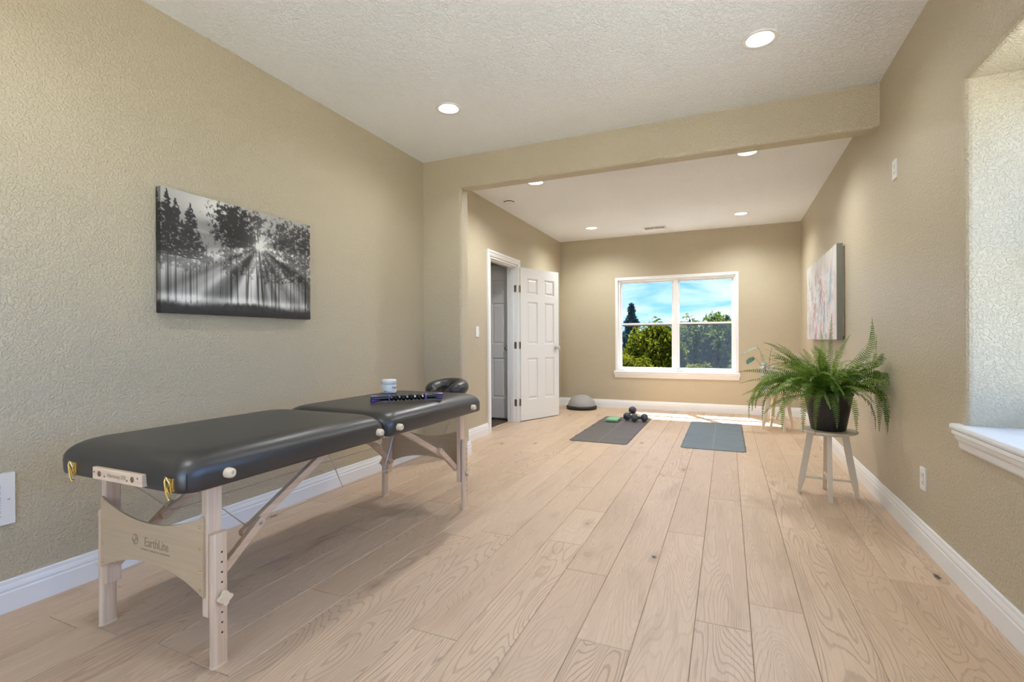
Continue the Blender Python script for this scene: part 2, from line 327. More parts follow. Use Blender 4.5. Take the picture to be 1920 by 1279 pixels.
# ------------------------------------------------------------------ mesh helpers
class MB:
    def __init__(self): self.v = []; self.f = []; self.sm = []
    def add(self, vs, fs, smooth=False):
        b = len(self.v); self.v += [tuple(p) for p in vs]
        for f in fs: self.f.append(tuple(i+b for i in f)); self.sm.append(smooth)
        return self
    def box(self, x0, x1, y0, y1, z0, z1, bev=0.0):
        if bev <= 0:
            vs = [(x, y, z) for x in (x0, x1) for y in (y0, y1) for z in (z0, z1)]
            return self.add(vs, [(0,1,3,2), (4,6,7,5), (0,4,5,1), (2,3,7,6), (0,2,6,4), (1,5,7,3)])
        bm = bmesh.new(); bmesh.ops.create_cube(bm, size=1.0)
        for v in bm.verts:
            v.co = Vector(((x0+x1)/2+v.co.x*(x1-x0), (y0+y1)/2+v.co.y*(y1-y0), (z0+z1)/2+v.co.z*(z1-z0)))
        bmesh.ops.bevel(bm, geom=list(bm.edges), offset=bev, segments=2, affect='EDGES', profile=0.7)
        return self.frombm(bm)
    def frombm(self, bm, smooth=False):
        bm.verts.index_update()
        self.add([v.co[:] for v in bm.verts], [[v.index for v in f.verts] for f in bm.faces], smooth)
        bm.free(); return self
    def xf(self, M, start=0):
        for i in range(start, len(self.v)): self.v[i] = tuple(M @ Vector(self.v[i]))
        return self
    def tube(self, pts, r, n=8, caps=True, smooth=True, scale=(1, 1)):
        pts = [Vector(p) for p in pts]; rs = r if isinstance(r, (list, tuple)) else [r]*len(pts)
        ref = None; rings = []
        for i, p in enumerate(pts):
            t = (pts[min(i+1, len(pts)-1)] - pts[max(i-1, 0)]).normalized()
            if ref is None:
                a = Vector((0, 0, 1)) if abs(t.z) < 0.9 else Vector((1, 0, 0))
                ref = (a - t*a.dot(t)).normalized()
            else: ref = (ref - t*ref.dot(t)).normalized()
            bn = t.cross(ref)
            rings.append([p + (ref*math.cos(2*PI*k/n)*scale[0] + bn*math.sin(2*PI*k/n)*scale[1])*rs[i] for k in range(n)])
        vs = [q for ring in rings for q in ring]; fs = []
        for i in range(len(pts)-1):
            for k in range(n): fs.append((i*n+k, i*n+(k+1) % n, (i+1)*n+(k+1) % n, (i+1)*n+k))
        self.add(vs, fs, smooth)
        if caps:
            self.add(rings[0], [tuple(range(n-1, -1, -1))]); self.add(rings[-1], [tuple(range(n))])
        return self
    def lathe(self, prof, n=32, c=(0, 0, 0), axis='Z', smooth=True, caps=True):
        """prof: list of (radius, height)"""
        vs = []; fs = []
        for (r, h) in prof:
            for k in range(n):
                a = 2*PI*k/n; p = (r*math.cos(a), r*math.sin(a), h)
                if axis == 'X': p = (h, p[0], p[1])
                if axis == 'Y': p = (p[1], h, p[0])
                vs.append((c[0]+p[0], c[1]+p[1], c[2]+p[2]))
        for i in range(len(prof)-1):
            for k in range(n): fs.append((i*n+k, i*n+(k+1) % n, (i+1)*n+(k+1) % n, (i+1)*n+k))
        self.add(vs, fs, smooth)
        for i, rev in ((0, True), (len(prof)-1, False)):
            if caps and prof[i][0] > 1e-6:
                ring = list(range(i*n, i*n+n)); b = len(self.v)
                self.add([vs[q] for q in ring], [tuple(reversed(range(n))) if rev else tuple(range(n))])
        return self
    def prism(self, outline, t0, t1, plane='XZ'):
        """outline in two axes, thickness along the third"""
        def P(a, b, t): return {'XZ': (a, t, b), 'YZ': (t, a, b), 'XY': (a, b, t)}[plane]
        n = len(outline)
        vs = [P(a, b, t0) for a, b in outline] + [P(a, b, t1) for a, b in outline]
        fs = [tuple(range(n)), tuple(range(2*n-1, n-1, -1))] + [(i, i+n, (i+1) % n+n, (i+1) % n) for i in range(n)]
        return self.add(vs, fs)
    def build(self, name, mat, parent=None, loc=None, fixn=True):
        me = bpy.data.meshes.new(name); me.from_pydata(self.v, [], self.f)
        if fixn:
            bm = bmesh.new(); bm.from_mesh(me); bmesh.ops.recalc_face_normals(bm, faces=bm.faces); bm.to_mesh(me); bm.free()
        me.polygons.foreach_set('use_smooth', self.sm[:len(me.polygons)])
        me.materials.append(mat); me.update()
        o = bpy.data.objects.new(name, me); COL.objects.link(o)
        if parent is not None: o.parent = parent
        if loc is not None: o.location = loc
        return o

def tag(o, label=None, cat=None, group=None, kind=None):
    if label: o['label'] = label
    if cat: o['category'] = cat
    if group: o['group'] = group
    if kind: o['kind'] = kind
    return o
def empty(name, loc=(0, 0, 0), rz=0.0):
    o = bpy.data.objects.new(name, None); COL.objects.link(o); o.location = loc; o.rotation_euler = (0, 0, rz)
    o.empty_display_size = 0.1
    return o
def copy_tree(o, parent=None):
    c = o.copy(); COL.objects.link(c); c.parent = parent
    for ch in list(o.children): copy_tree(ch, c)
    return c
def text_part(name, body, size, mat, parent, M, extrude=0.0004, shear=0.0, width=1.0):
    cu = bpy.data.curves.new(name, 'FONT'); cu.body = body; cu.size = size; cu.extrude = extrude; cu.shear = shear
    cu.align_x = 'CENTER'; cu.align_y = 'CENTER'; cu.resolution_u = 3
    to = bpy.data.objects.new(name, cu); COL.objects.link(to)
    bpy.context.view_layer.update()
    me = bpy.data.meshes.new_from_object(to.evaluated_get(bpy.context.evaluated_depsgraph_get()))
    bpy.data.objects.remove(to, do_unlink=True); bpy.data.curves.remove(cu)
    me.transform(M @ Matrix.Diagonal((width, 1, 1, 1))); me.materials.clear(); me.materials.append(mat); me.name = name
    o = bpy.data.objects.new(name, me); COL.objects.link(o); o.parent = parent
    return o

def holed(mb, ub, vb, holes, t0, t1, P, bev=0.0, seg=3):
    """slab in (u,v) with rectangular holes, thickness t0 (room face) to t1; P(u,v,t)->xyz"""
    bm = bmesh.new(); nu, nv = len(ub), len(vb)
    V = {}
    for k, t in enumerate((t0, t1)):
        for i in range(nu):
            for j in range(nv): V[i, j, k] = bm.verts.new(P(ub[i], vb[j], t))
    def solid(i, j): return 0 <= i < nu-1 and 0 <= j < nv-1 and (i, j) not in holes
    for i in range(nu-1):
        for j in range(nv-1):
            if not solid(i, j): continue
            for k in (0, 1): bm.faces.new([V[i, j, k], V[i+1, j, k], V[i+1, j+1, k], V[i, j+1, k]])
            for (di, dj, a, b2) in ((-1, 0, (i, j), (i, j+1)), (1, 0, (i+1, j), (i+1, j+1)), (0, -1, (i, j), (i+1, j)), (0, 1, (i, j+1), (i+1, j+1))):
                if not solid(i+di, j+dj): bm.faces.new([V[a[0], a[1], 0], V[b2[0], b2[1], 0], V[b2[0], b2[1], 1], V[a[0], a[1], 1]])
    bm.verts.ensure_lookup_table()
    bmesh.ops.recalc_face_normals(bm, faces=bm.faces)
    if bev > 0:
        hv = set()
        for (i, j) in holes:
            for a in ((i, j), (i+1, j), (i, j+1), (i+1, j+1)): hv.add(V[a[0], a[1], 0])
        ed = [e for e in bm.edges if e.verts[0] in hv and e.verts[1] in hv and len(e.link_faces) == 2 and abs(e.link_faces[0].normal.dot(e.link_faces[1].normal)) < 0.5
              and (e.verts[0].co - e.verts[1].co).length > 1e-4]
        bmesh.ops.bevel(bm, geom=ed, offset=bev, segments=seg, affect='EDGES', profile=0.5)
    loose = [v for v in bm.verts if not v.link_faces]
    bmesh.ops.delete(bm, geom=loose, context='VERTS')
    return mb.frombm(bm)

# ------------------------------------------------------------------ setting dimensions
XL, XR = -2.655, 0.930          # near room side walls
XF = -2.535                      # far room left wall
YP0, YP1 = 3.97, 4.11            # partition with the wide opening
YB = 7.81                        # back wall
YN = -2.3                        # wall behind the camera
ZC, ZF = 2.775, 2.70             # ceilings
ZT = 3.05
WY0, WY1, WZ0, WZ1 = -0.60, 2.69, 0.70, 2.178   # window recess in the right wall, unseen near end lengthened to admit daylight
GX0, GX1, GZ0, GZ1 = -1.80, 0.50, 0.06, 2.25   # unseen glazed door, added behind the camera for its daylight
BX0, BX1, BZ0, BZ1 = -1.615, 0.137, 0.585, 2.045  # back window opening

# floor
floor = MB().box(-4.6, 1.5, -2.5, 8.3, -0.30, -0.014).build('floor', HALLF); tag(floor, kind='structure')
pw = 0.1945; e0 = -0.118
known = {-1: [4.028], -2: [1.722, 4.028], -3: [2.229, 4.542], 0: [3.60], 1: [2.225], -4: [3.048, 2.513], -5: [3.51], 2: [3.205], 3: [3.482], 4: [2.698], 5: [3.178],
         -8: [1.612, 1.085, 2.824, 3.665], -10: [2.238], -11: [2.522], -12: [1.042], -6: [2.48], -7: [2.37]}
known[-1] = [2.886]
for k in range(-14, 6):
    x0 = e0 + k*pw; x1 = x0 + pw
    x0 = max(x0, XL-0.02); x1 = min(x1, XR+0.02)
    if x1-x0 < 0.01: continue
    js = sorted(known.get(k, []))
    if not js: js = [rnd.uniform(0.6, 2.2)]
    ys = list(js)
    y = js[-1]
    while True:
        y += rnd.uniform(1.15, 2.1)
        if y > YB-0.3: break
        ys.append(y)
    y = js[0]
    while True:
        y -= rnd.uniform(1.3, 2.1)
        if y < YN+0.3: break
        ys.append(y)
    ys = [YN] + sorted(ys) + [YB]
    ext = []
    for a, b in zip(ys[:-1], ys[1:]):
        ext.append(a)
        if b-a > 2.6: ext.append((a+b)/2+rnd.uniform(-.2, .2))
    ys = ext + [YB]
    for a, b in zip(ys[:-1], ys[1:]):
        hx, hy, g, c = (x1-x0)/2-0.0005, (b-a)/2-0.0005, 0.012, 0.0022
        vs = [(sx*hx, sy*hy, -g) for sx, sy in ((-1,-1),(1,-1),(1,1),(-1,1))] + [(sx*hx, sy*hy, -0.0022) for sx, sy in ((-1,-1),(1,-1),(1,1),(-1,1))] \
           + [(sx*(hx-c), sy*(hy-c), 0) for sx, sy in ((-1,-1),(1,-1),(1,1),(-1,1))]
        fs = [(8, 9, 10, 11)]
        for i in range(4):
            j = (i+1) % 4
            fs += [(i, j, j+4, i+4), (i+4, j+4, j+8, i+8)]
        p = MB().add(vs, fs).build('plank', OAK, floor, ((x0+x1)/2, (a+b)/2, 0.0), fixn=False)

# walls
def wall_x(name, xface, xback, ub, vb, holes, mat=WALL, bev=0.0):
    mb = MB(); holed(mb, ub, vb, holes, xface, xback, lambda u, v, t: (t, u, v), bev)
    return tag(mb.build(name, mat), kind='structure')
wall_x('wall_left', XL, XL-0.15, [YN-0.15, YP0+0.02], [-0.02, ZT], set())
wall_x('wall_right', XR, XR+0.42, [YN-0.15, WY0, WY1, YB+0.2], [-0.02, WZ0, WZ1, ZT], {(1, 1)}, bev=0.022)
DY0, DY1, DZ = 5.155, 5.965, 2.06    # doorway in the far left wall
wall_x('wall_left_far', XF, XF-0.13, [YP0+0.05, DY0, DY1, YB+0.2], [-0.02, DZ, ZT], {(1, 0)})
mb = MB(); holed(mb, [XF-0.2, BX0, BX1, XR+0.1], [-0.02, BZ0, BZ1, ZT], {(1, 1)}, YB, YB+0.20, lambda u, v, t: (u, t, v), 0.012)
tag(mb.build('wall_back', WALL), kind='structure')
mb = MB(); holed(mb, [XL-0.1, GX0, GX1, XR+0.4], [-0.02, GZ0, GZ1, ZT], {(1, 1)}, YN, YN-0.15, lambda u, v, t: (u, t, v))
tag(mb.build('wall_front', WALL), kind='structure')
# partition: stub and header in one rounded piece
bm = bmesh.new()
SX, BZ = -2.243, 2.482
out = [(XL-0.05, -0.02), (SX, -0.02), (SX, BZ), (XR+0.05, BZ), (XR+0.05, ZT), (XL-0.05, ZT)]
fr = [bm.verts.new((a, YP0, b)) for a, b in out]; bk = [bm.verts.new((a, YP1, b)) for a, b in out]
bm.faces.new(fr); bm.faces.new(bk[::-1])
for i in range(6):
    j = (i+1) % 6; bm.faces.new([fr[i], bk[i], bk[j], fr[j]])
bmesh.ops.recalc_face_normals(bm, faces=bm.faces)
ed = [e_ for e_ in bm.edges if {e_.verts[0], e_.verts[1]} in ({fr[1], fr[2]}, {fr[2], fr[3]}, {bk[1], bk[2]}, {bk[2], bk[3]})]
bmesh.ops.bevel(bm, geom=ed, offset=0.022, segments=5, affect='EDGES', profile=0.5)
tag(MB().frombm(bm).build('wall_partition', WALL), kind='structure')

# ceilings with round openings for the recessed lights
def ceiling(x0, x1, y0, y1, z, lights, r=0.078, s=0.13):
    mb = MB(); xs = {x0, x1}; ys = {y0, y1}
    for (a, b) in lights: xs |= {round(a-s, 4), round(a+s, 4)}; ys |= {round(b-s, 4), round(b+s, 4)}
    xs, ys = sorted(xs), sorted(ys); cells = {(round(a-s, 4), round(b-s, 4)): (a, b) for a, b in lights}
    for i in range(len(xs)-1):
        for j in range(len(ys)-1):
            c = cells.get((xs[i], ys[j]))
            if c is None:
                mb.add([(xs[i], ys[j], z), (xs[i], ys[j+1], z), (xs[i+1], ys[j+1], z), (xs[i+1], ys[j], z)], [(0, 1, 2, 3)]); continue
            n = 40; A = []; B = []
            for k in range(n):
                a = 2*PI*k/n+PI/4; ca, sa = math.cos(a), math.sin(a); q = s/max(abs(ca), abs(sa))
                A.append((c[0]+ca*q, c[1]+sa*q, z)); B.append((c[0]+ca*r, c[1]+sa*r, z))
            mb.add(A+B, [(k, (k+1) % n, n+(k+1) % n, n+k) for k in range(n)])
    mb.box(x0-0.1, x1+0.1, y0, y1, z+0.22, z+0.30)
    return tag(mb.build('ceiling', CEIL, fixn=False), kind='structure')
NEAR_L = [(-1.86, 3.115), (0.175, 3.115), (-1.86, 0.6), (-0.85, -1.3)]  # last two are out of view, added to light the near room
FAR_L = [(-1.80, 4.735), (0.165, 4.735), (-1.80, 7.0), (0.165, 7.0)]
ceiling(XL-0.05, XR+0.05, YN-0.1, YP0+0.02, ZC, NEAR_L)
ceiling(XF-0.05, XR+0.05, YP1-0.02, YB+0.1, ZF, FAR_L)

# baseboards
def baseboard(name, A, B, nrm, h=0.128, ext=0.0):
    prof = [(0, 0), (0.015, 0), (0.015, h*0.60), (0.0125, h*0.645), (0.0125, h*0.67), (0.0135, h*0.72), (0.0115, h*0.80), (0.0085, h*0.87), (0.0085, h*0.90), (0.0075, h*0.97), (0.005, h), (0, h)]
    A = Vector((*A, 0)); B = Vector((*B, 0)); n = Vector((*nrm, 0)); L = len(prof)
    vs = [A+n*d+Vector((0, 0, z)) for d, z in prof] + [B+n*d+Vector((0, 0, z)) for d, z in prof]
    fs = [(i, (i+1) % L, (i+1) % L+L, i+L) for i in range(L)] + [tuple(range(L)), tuple(range(2*L-1, L-1, -1))]
    return tag(MB().add(vs, fs).build(name, TRIM), kind='structure')
baseboard('baseboard_left', (XL, YN), (XL, YP0), (1, 0))
baseboard('baseboard_right', (XR, YN), (XR, YB), (-1, 0))
baseboard('baseboard_back', (XF, YB), (XR, YB), (0, -1))
baseboard('baseboard_partition', (XL, YP0), (SX+0.006, YP0), (0, -1))
baseboard('baseboard_partition_end', (SX, YP0-0.012), (SX, YP1+0.012), (1, 0))
baseboard('baseboard_left_far', (XF, YP1), (XF, DY0-0.075), (1, 0))
baseboard('baseboard_left_back', (XF, DY1+0.075), (XF, YB), (1, 0))

# door casing (trim_1) with jamb
cas = empty('trim_1', (XF, 0, 0)); tag(cas, kind='structure')
mb = MB()
cw = 0.068
def casing_layers(mb, d0, ins0, ins1):
    # stepped moulding: three layers running round the opening
    a0, a1, t = DY0-0.008, DY1+0.008, DZ+0.008
    mb.box(0, d0, a0-ins1, a0-ins0, 0, t+ins0); mb.box(0, d0, a1+ins0, a1+ins1, 0, t+ins0); mb.box(0, d0, a0-ins1, a1+ins1, t+ins0, t+ins1)
casing_layers(mb, 0.010, 0.0, 0.018); casing_layers(mb, 0.014, 0.018, 0.040); casing_layers(mb, 0.020, 0.040, cw-0.006); casing_layers(mb, 0.017, cw-0.006, cw)
mb.build('casing', TRIM, cas)
mb = MB()
for s_, y_ in ((1, DY0), (-1, DY1)):
    mb.box(-0.135, 0.004, min(y_, y_+s_*0.018), max(y_, y_+s_*0.018), 0, DZ)
    mb.box(-0.085, -0.040, min(y_+s_*0.018, y_+s_*0.030), max(y_+s_*0.018, y_+s_*0.030), 0, DZ-0.02)
mb.box(-0.135, 0.004, DY0, DY1, DZ-0.018, DZ); mb.box(-0.085, -0.040, DY0, DY1, DZ-0.03, DZ-0.018)
mb.build('jamb', TRIM, cas)

# six-panel door (local x along the leaf, y thickness)
def six_panel_door(name, W=0.772, H=2.03, T=0.035):
    d = empty(name)
    ub = [0, .165*W, .425*W, .615*W, .865*W, W]; vb = [0, .135*H, .405*H, .50*H, .777*H, .83*H, .932*H, H]
    holes = {(i, j) for i in (1, 3) for j in (1, 3, 5)}
    mb = MB(); holed(mb, ub, vb, holes, -T/2, T/2, lambda u, v, t: (u, t, v), 0.004, 2)
    mb.build('leaf', DOORW, d)
    for i in (1, 3):
        for j in (1, 3, 5):
            u0, u1, v0, v1 = ub[i], ub[i+1], vb[j], vb[j+1]
            q = MB()
            for sgn in (-1, 1):
                rings = [(0, 0.008), (0.008, 0.007), (0.018, 0.006), (0.034, 0.0135)]
                vs = []
                for ins, dd in rings: vs += [(u, sgn*dd, v) for u, v in ((u0+ins, v0+ins), (u1-ins, v0+ins), (u1-ins, v1-ins), (u0+ins, v1-ins))]
                fs = [(a*4+k, a*4+(k+1) % 4, a*4+4+(k+1) % 4, a*4+4+k) for a in range(3) for k in range(4)] + [(12, 13, 14, 15)]
                q.add(vs, fs)
            q.build('panel', DOORW, d)
    return d
HX, HY = -2.512, 6.005
door = six_panel_door('door_1'); tag(door, kind='structure')
door.location = (HX, HY, 0.012); door.rotation_euler = (0, 0, math.atan2(0.715, 0.286))
for s_ in (-1, 1):
    q = MB()
    q.lathe([(0.0, 0), (0.031, 0), (0.031, 0.006), (0.026, 0.011), (0.0, 0.011)], 24, (0, 0, 0), 'Y')
    q.lathe([(0.009, 0.011), (0.009, 0.045)], 14, (0, 0, 0), 'Y')
    q.lathe([(0.009, 0.04), (0.022, 0.043), (0.027, 0.052), (0.026, 0.062), (0.018, 0.069), (0, 0.070)], 24, (0, 0, 0), 'Y')
    if s_ < 0: q.xf(Matrix.Rotation(PI, 4, 'Z'))
    q.xf(Matrix.Translation((0.772-0.065, s_*0.0175, 0.955)))
    k = q.build('knob', CHROME, door); k['label'] = 'chrome door knob'
for z in (0.245, 1.0, 1.745):
    q = MB(); q.box(-0.0022, 0.0, -0.0165, 0.0165, z-0.045, z+0.045)
    q.tube([(-0.010, -0.0, z-0.046), (-0.010, -0.0, z+0.046)], 0.007, 10)
    h_ = q.build('hinge', HINGE, door); h_['label'] = 'aged metal hinge'
# hinge leaves on the jamb
for z in (0.257, 1.012, 1.757):
    MB().box(-0.034, 0.0, DY1-0.0205, DY1-0.0175, z-0.045, z+0.045, 0.001).build('hinge_plate', HINGE, cas)['label'] = 'aged metal hinge plate'

# hall beyond the doorway
tag(MB().box(-4.2, XF-0.133, 6.20, 6.35, -0.02, ZT).build('wall_hall_end', HALLW), kind='structure')
tag(MB().box(-4.35, -4.2, 4.15, 6.35, -0.02, ZT).build('wall_hall_side', HALLW), kind='structure')
tag(MB().box(-4.2, XF-0.133, 4.15, 4.25, -0.02, ZT).build('wall_hall_near', HALLW), kind='structure')
tag(MB().box(-4.35, XF-0.05, 4.15, 6.35, 2.45, 2.55).build('ceiling_hall', CEIL), kind='structure')
hd = copy_tree(door); hd.name = 'door_2'; tag(hd, kind='structure')
for ch in list(hd.children):
    if ch.name.startswith('hinge'): bpy.data.objects.remove(ch, do_unlink=True)
hd.location = (-3.46, 6.155, 0.012); hd.rotation_euler = (0, 0, 0)
t2 = empty('trim_2', (0, 6.20, 0)); tag(t2, kind='structure')
mb = MB(); 
for a, b, c, d_ in ((-3.54, -3.462, 0, 2.115), (-2.685, -2.672, 0, 2.115), (-3.54, -2.672, 2.048, 2.115)): mb.box(a, b, -0.016, 0, c, d_)
mb.build('casing', TRIM, t2)

# back window
def sash(parent, name, P, u0, u1, v0, v1, t0, t1, w, mat_pane, wb=None):
    """ring of four rails with a pane"""
    wb = wb or w
    mb = MB(); holed(mb, [u0, u0+w, u1-w, u1], [v0, v0+wb, v1-w, v1], {(1, 1)}, t0, t1, P, 0.004, 2)
    s_ = mb.build(name, VINYLW, parent)
    tm = (t0+t1)/2
    p = MB(); a = [P(u0+w-.004, v0+wb-.004, tm-.002), P(u1-w+.004, v0+wb-.004, tm-.002), P(u1-w+.004, v1-w+.004, tm-.002), P(u0+w-.004, v1-w+.004, tm-.002)]
    p.add(a, [(0, 1, 2, 3)]); po = p.build('pane', mat_pane, s_, fixn=False)
    return s_
w1 = empty('window_1', (0, YB, 0)); tag(w1, kind='structure')
PB = lambda u, v, t: (u, t, v)
mb = MB(); holed(mb, [BX0-0.012, BX0+0.028, BX1-0.028, BX1+0.012], [BZ0, BZ0+0.03, BZ1-0.028, BZ1+0.012], {(1, 1)}, -0.004, 0.06, PB, 0.003, 2)
mb.build('liner', TRIM, w1)['label'] = 'white window liner'
mb = MB(); XM = -0.722
holed(mb, [BX0, BX0+0.055, XM-0.03, XM+0.03, BX1-0.055, BX1], [BZ0, BZ0+0.035, BZ1-0.05, BZ1], {(1, 1), (3, 1)}, 0.045, 0.13, PB, 0.004, 2)
mb.build('frame', VINYLW, w1)
zm = 1.313
for (a, b, hazy) in ((BX0+0.055, XM-0.03, False), (XM+0.03, BX1-0.055, True)):
    sash(w1, 'upper_sash', PB, a, b, zm-0.02, BZ1-0.05, 0.092, 0.122, 0.026, TINTG)
    ls = sash(w1, 'lower_sash', PB, a, b, BZ0+0.035, zm+0.026, 0.055, 0.088, 0.026, TINTG)
    cx = (a+b)/2
    lk = MB(); lk.box(cx-0.03, cx+0.03, 0.048, 0.075, zm+0.026, zm+0.034, 0.002); lk.box(cx-0.012, cx+0.022, 0.045, 0.060, zm+0.032, zm+0.046, 0.003)
    lk.build('sash_lock', VINYLW, ls)
    if hazy:
        q = MB(); q.add([(a+.01, 0.124, BZ0+.04), (b-.01, 0.124, BZ0+.04), (b-.01, 0.124, zm), (a+.01, 0.124, zm)], [(0, 1, 2, 3)])  # translucent sheet that gives the lower right pane its haze
        q.build('haze_sheet', SCREEN, w1, fixn=False)['label'] = 'thin grey haze sheet'
def sill(parent, P, u0, u1, z, nose=0.045, depth=0.06, horn=0.04):
    mb = MB()
    prof = [(-nose, z-0.012), (-nose+0.004, z-0.002), (-nose+0.010, z), (depth, z), (depth, z-0.026), (-nose+0.008, z-0.026), (-nose+0.001, z-0.020)]
    L = len(prof)
    vs = [P(u0-horn, b, a) for a, b in prof] + [P(u1+horn, b, a) for a, b in prof]
    mb.add(vs, [(i, (i+1) % L, (i+1) % L+L, i+L) for i in range(L)] + [tuple(range(L)), tuple(range(2*L-1, L-1, -1))])
    mb.build('sill', TRIM, parent)
    mb = MB()
    prof = [(0, -0.026), (-0.034, -0.026), (-0.034, -0.040), (-0.026, -0.046), (-0.024, -0.062), (-0.015, -0.074), (-0.014, -0.096), (-0.010, -0.104), (0, -0.104)]
    L = len(prof)
    hh = lambda d: horn*0.35 + (-d)*0.7
    vs = [P(u0-hh(a), z+b, a) for a, b in prof] + [P(u1+hh(a), z+b, a) for a, b in prof]
    mb.add(vs, [(i, (i+1) % L, (i+1) % L+L, i+L) for i in range(L)] + [tuple(range(L)), tuple(range(2*L-1, L-1, -1))])
    mb.build('apron', TRIM, parent)
sill(w1, PB, BX0, BX1, BZ0+0.004, horn=0.028, nose=0.04)

# window in the right-hand recess (its far jamb and sill show)
def side_window(name, y0, y1):
    w = empty(name, (XR, 0, 0)); tag(w, kind='structure')
    mb = MB(); ym = (y0+y1)/2
    holed(mb, [y0, y0+0.055, ym-0.05, ym+0.05, y1-0.055, y1], [WZ0, WZ0+0.04, WZ1-0.05, WZ1], {(1, 1), (3, 1)}, 0.30, 0.38, PR, 0.004, 2)
    mb.build('frame', VINYLW, w)
    for a, b in ((y0+0.055, ym-0.05), (ym+0.05, y1-0.055)):
        zz = (WZ0+WZ1)/2
        sash(w, 'upper_sash', PR, a, b, zz-0.02, WZ1-0.05, 0.345, 0.372, 0.028, COOLG)
        sash(w, 'lower_sash', PR, a, b, WZ0+0.04, zz+0.02, 0.312, 0.342, 0.028, COOLG)
    sill(w, PR, y0, y1, WZ0+0.006, horn=0.075, nose=0.035, depth=0.30)
PR = lambda u, v, t: (t, u, v)
side_window('window_2', WY0, WY1)
w3 = empty('added_window', (0, YN, 0)); tag(w3, kind='structure')  # unseen opening, put in to light ceiling and beam from behind
PF = lambda u, v, t: (u, -t, v)
mb = MB(); holed(mb, [GX0, GX0+0.05, GX1-0.05, GX1], [GZ0, GZ0+0.05, GZ1-0.05, GZ1], {(1, 1)}, 0.02, 0.13, PF, 0.004, 2); mb.build('frame', VINYLW, w3)
gw = (GX1-GX0-0.1)/3
for i in range(3): sash(w3, 'door_sash', PF, GX0+0.05+i*gw, GX0+0.05+(i+1)*gw, GZ0+0.05, GZ1-0.05, 0.04+0.025*(i % 2), 0.064+0.025*(i % 2), 0.06, GLASS)

# ------------------------------------------------------------------ recessed lights
def downlight(x, y, z, label, watts=None):
    d = empty('recessed_light', (x, y, z)); tag(d, label, 'ceiling light', 'round recessed ceiling lights')
    MB().lathe([(0.072, 0.0), (0.076, -0.004), (0.094, -0.005), (0.096, -0.002), (0.096, 0.0)], 40, caps=False).build('trim_ring', PLAST, d)
    MB().lathe([(0.073, -0.002), (0.066, 0.020), (0.056, 0.040)], 40, caps=False).build('baffle', PLAST, d, fixn=False)
    q = MB(); n = 40; q.add([(0.056*math.cos(2*PI*k/n), 0.056*math.sin(2*PI*k/n), 0.038) for k in range(n)], [tuple(reversed(range(n)))])
    q.build('lens', EMIT, d, fixn=False)['label'] = 'glowing white lens'
    MB().lathe([(0.075, 0.0), (0.075, 0.09), (0.0, 0.09)], 24, caps=False).build('housing', PLAST, d)
    ld = bpy.data.lights.new('led', 'SPOT'); ld.spot_size = math.radians(154); ld.spot_blend = 0.9; ld.shadow_soft_size = 0.045; ld.energy = 4.0*(watts or LAMP_W); ld.color = (0.95, 0.985, 1.0)
    lo = bpy.data.objects.new('led', ld); COL.objects.link(lo); lo.parent = d; lo.location = (0, 0, 0.010)
    return d
LBL = ['recessed ceiling light above the massage table, left of the two before the beam', 'recessed ceiling light near the right wall, the largest in view',
       'unseen recessed ceiling light added over the near end of the massage table', 'unseen recessed ceiling light added behind the camera, before the added glazed door',
       'recessed ceiling light half hidden by the beam, near the smoke detector', 'recessed ceiling light half hidden by the beam, toward the right wall',
       'small far recessed ceiling light left of the ceiling vent', 'small far recessed ceiling light right of the ceiling vent']
for i, (x, y) in enumerate(NEAR_L): downlight(x, y, ZC, LBL[i])
for i, (x, y) in enumerate(FAR_L): downlight(x, y, ZF, LBL[4+i], FAR_LAMP_W)

downlight(-3.35, 5.1, 2.449, 'unseen ceiling light added to brighten the hall beyond the open door')  # lamp out of view, added because the hall was too dim
# ceiling fittings
sd = empty('smoke_detector', (-2.30, 5.19, ZF)); tag(sd, 'round white smoke detector on the far ceiling', 'smoke detector')
MB().lathe([(0.070, 0), (0.070, -0.012), (0.064, -0.016)], 32).build('base', PLAST, sd)
MB().lathe([(0.060, -0.012), (0.060, -0.030), (0.054, -0.042), (0.040, -0.046), (0.0, -0.047)], 32).build('cover', PLAST, sd)
MB().lathe([(0.0605, -0.026), (0.0612, -0.028), (0.0612, -0.033), (0.0595, -0.034)], 32).build('vent_slot', DARK, sd)['label'] = 'dark vent slot'
cv = empty('ceiling_vent', (-0.96, 7.36, ZF)); tag(cv, 'white slatted air vent in the far ceiling above the window', 'vent')
mb = MB(); holed(mb, [-0.16, -0.135, -0.005, 0.005, 0.135, 0.16], [-0.085, -0.06, 0.06, 0.085], {(1, 1), (3, 1)}, -0.008, 0.0, lambda u, v, t: (u, v, t), 0.003, 2)
mb.build('frame', PLAST, cv)
MB().box(-0.137, 0.137, -0.062, 0.062, -0.002, -0.0005).build('duct', DARK, cv)['label'] = 'dark duct opening'
for i in range(7):
    for x0, x1 in ((-0.134, -0.006), (0.006, 0.134)):
        y = -0.052+i*0.0173
        MB().box(x0, x1, -0.006, 0.006, -0.0006, 0.0006).xf(Matrix.Translation((0, y, -0.006)) @ Matrix.Rotation(0.7, 4, 'X')).build('slat', PLAST, cv)

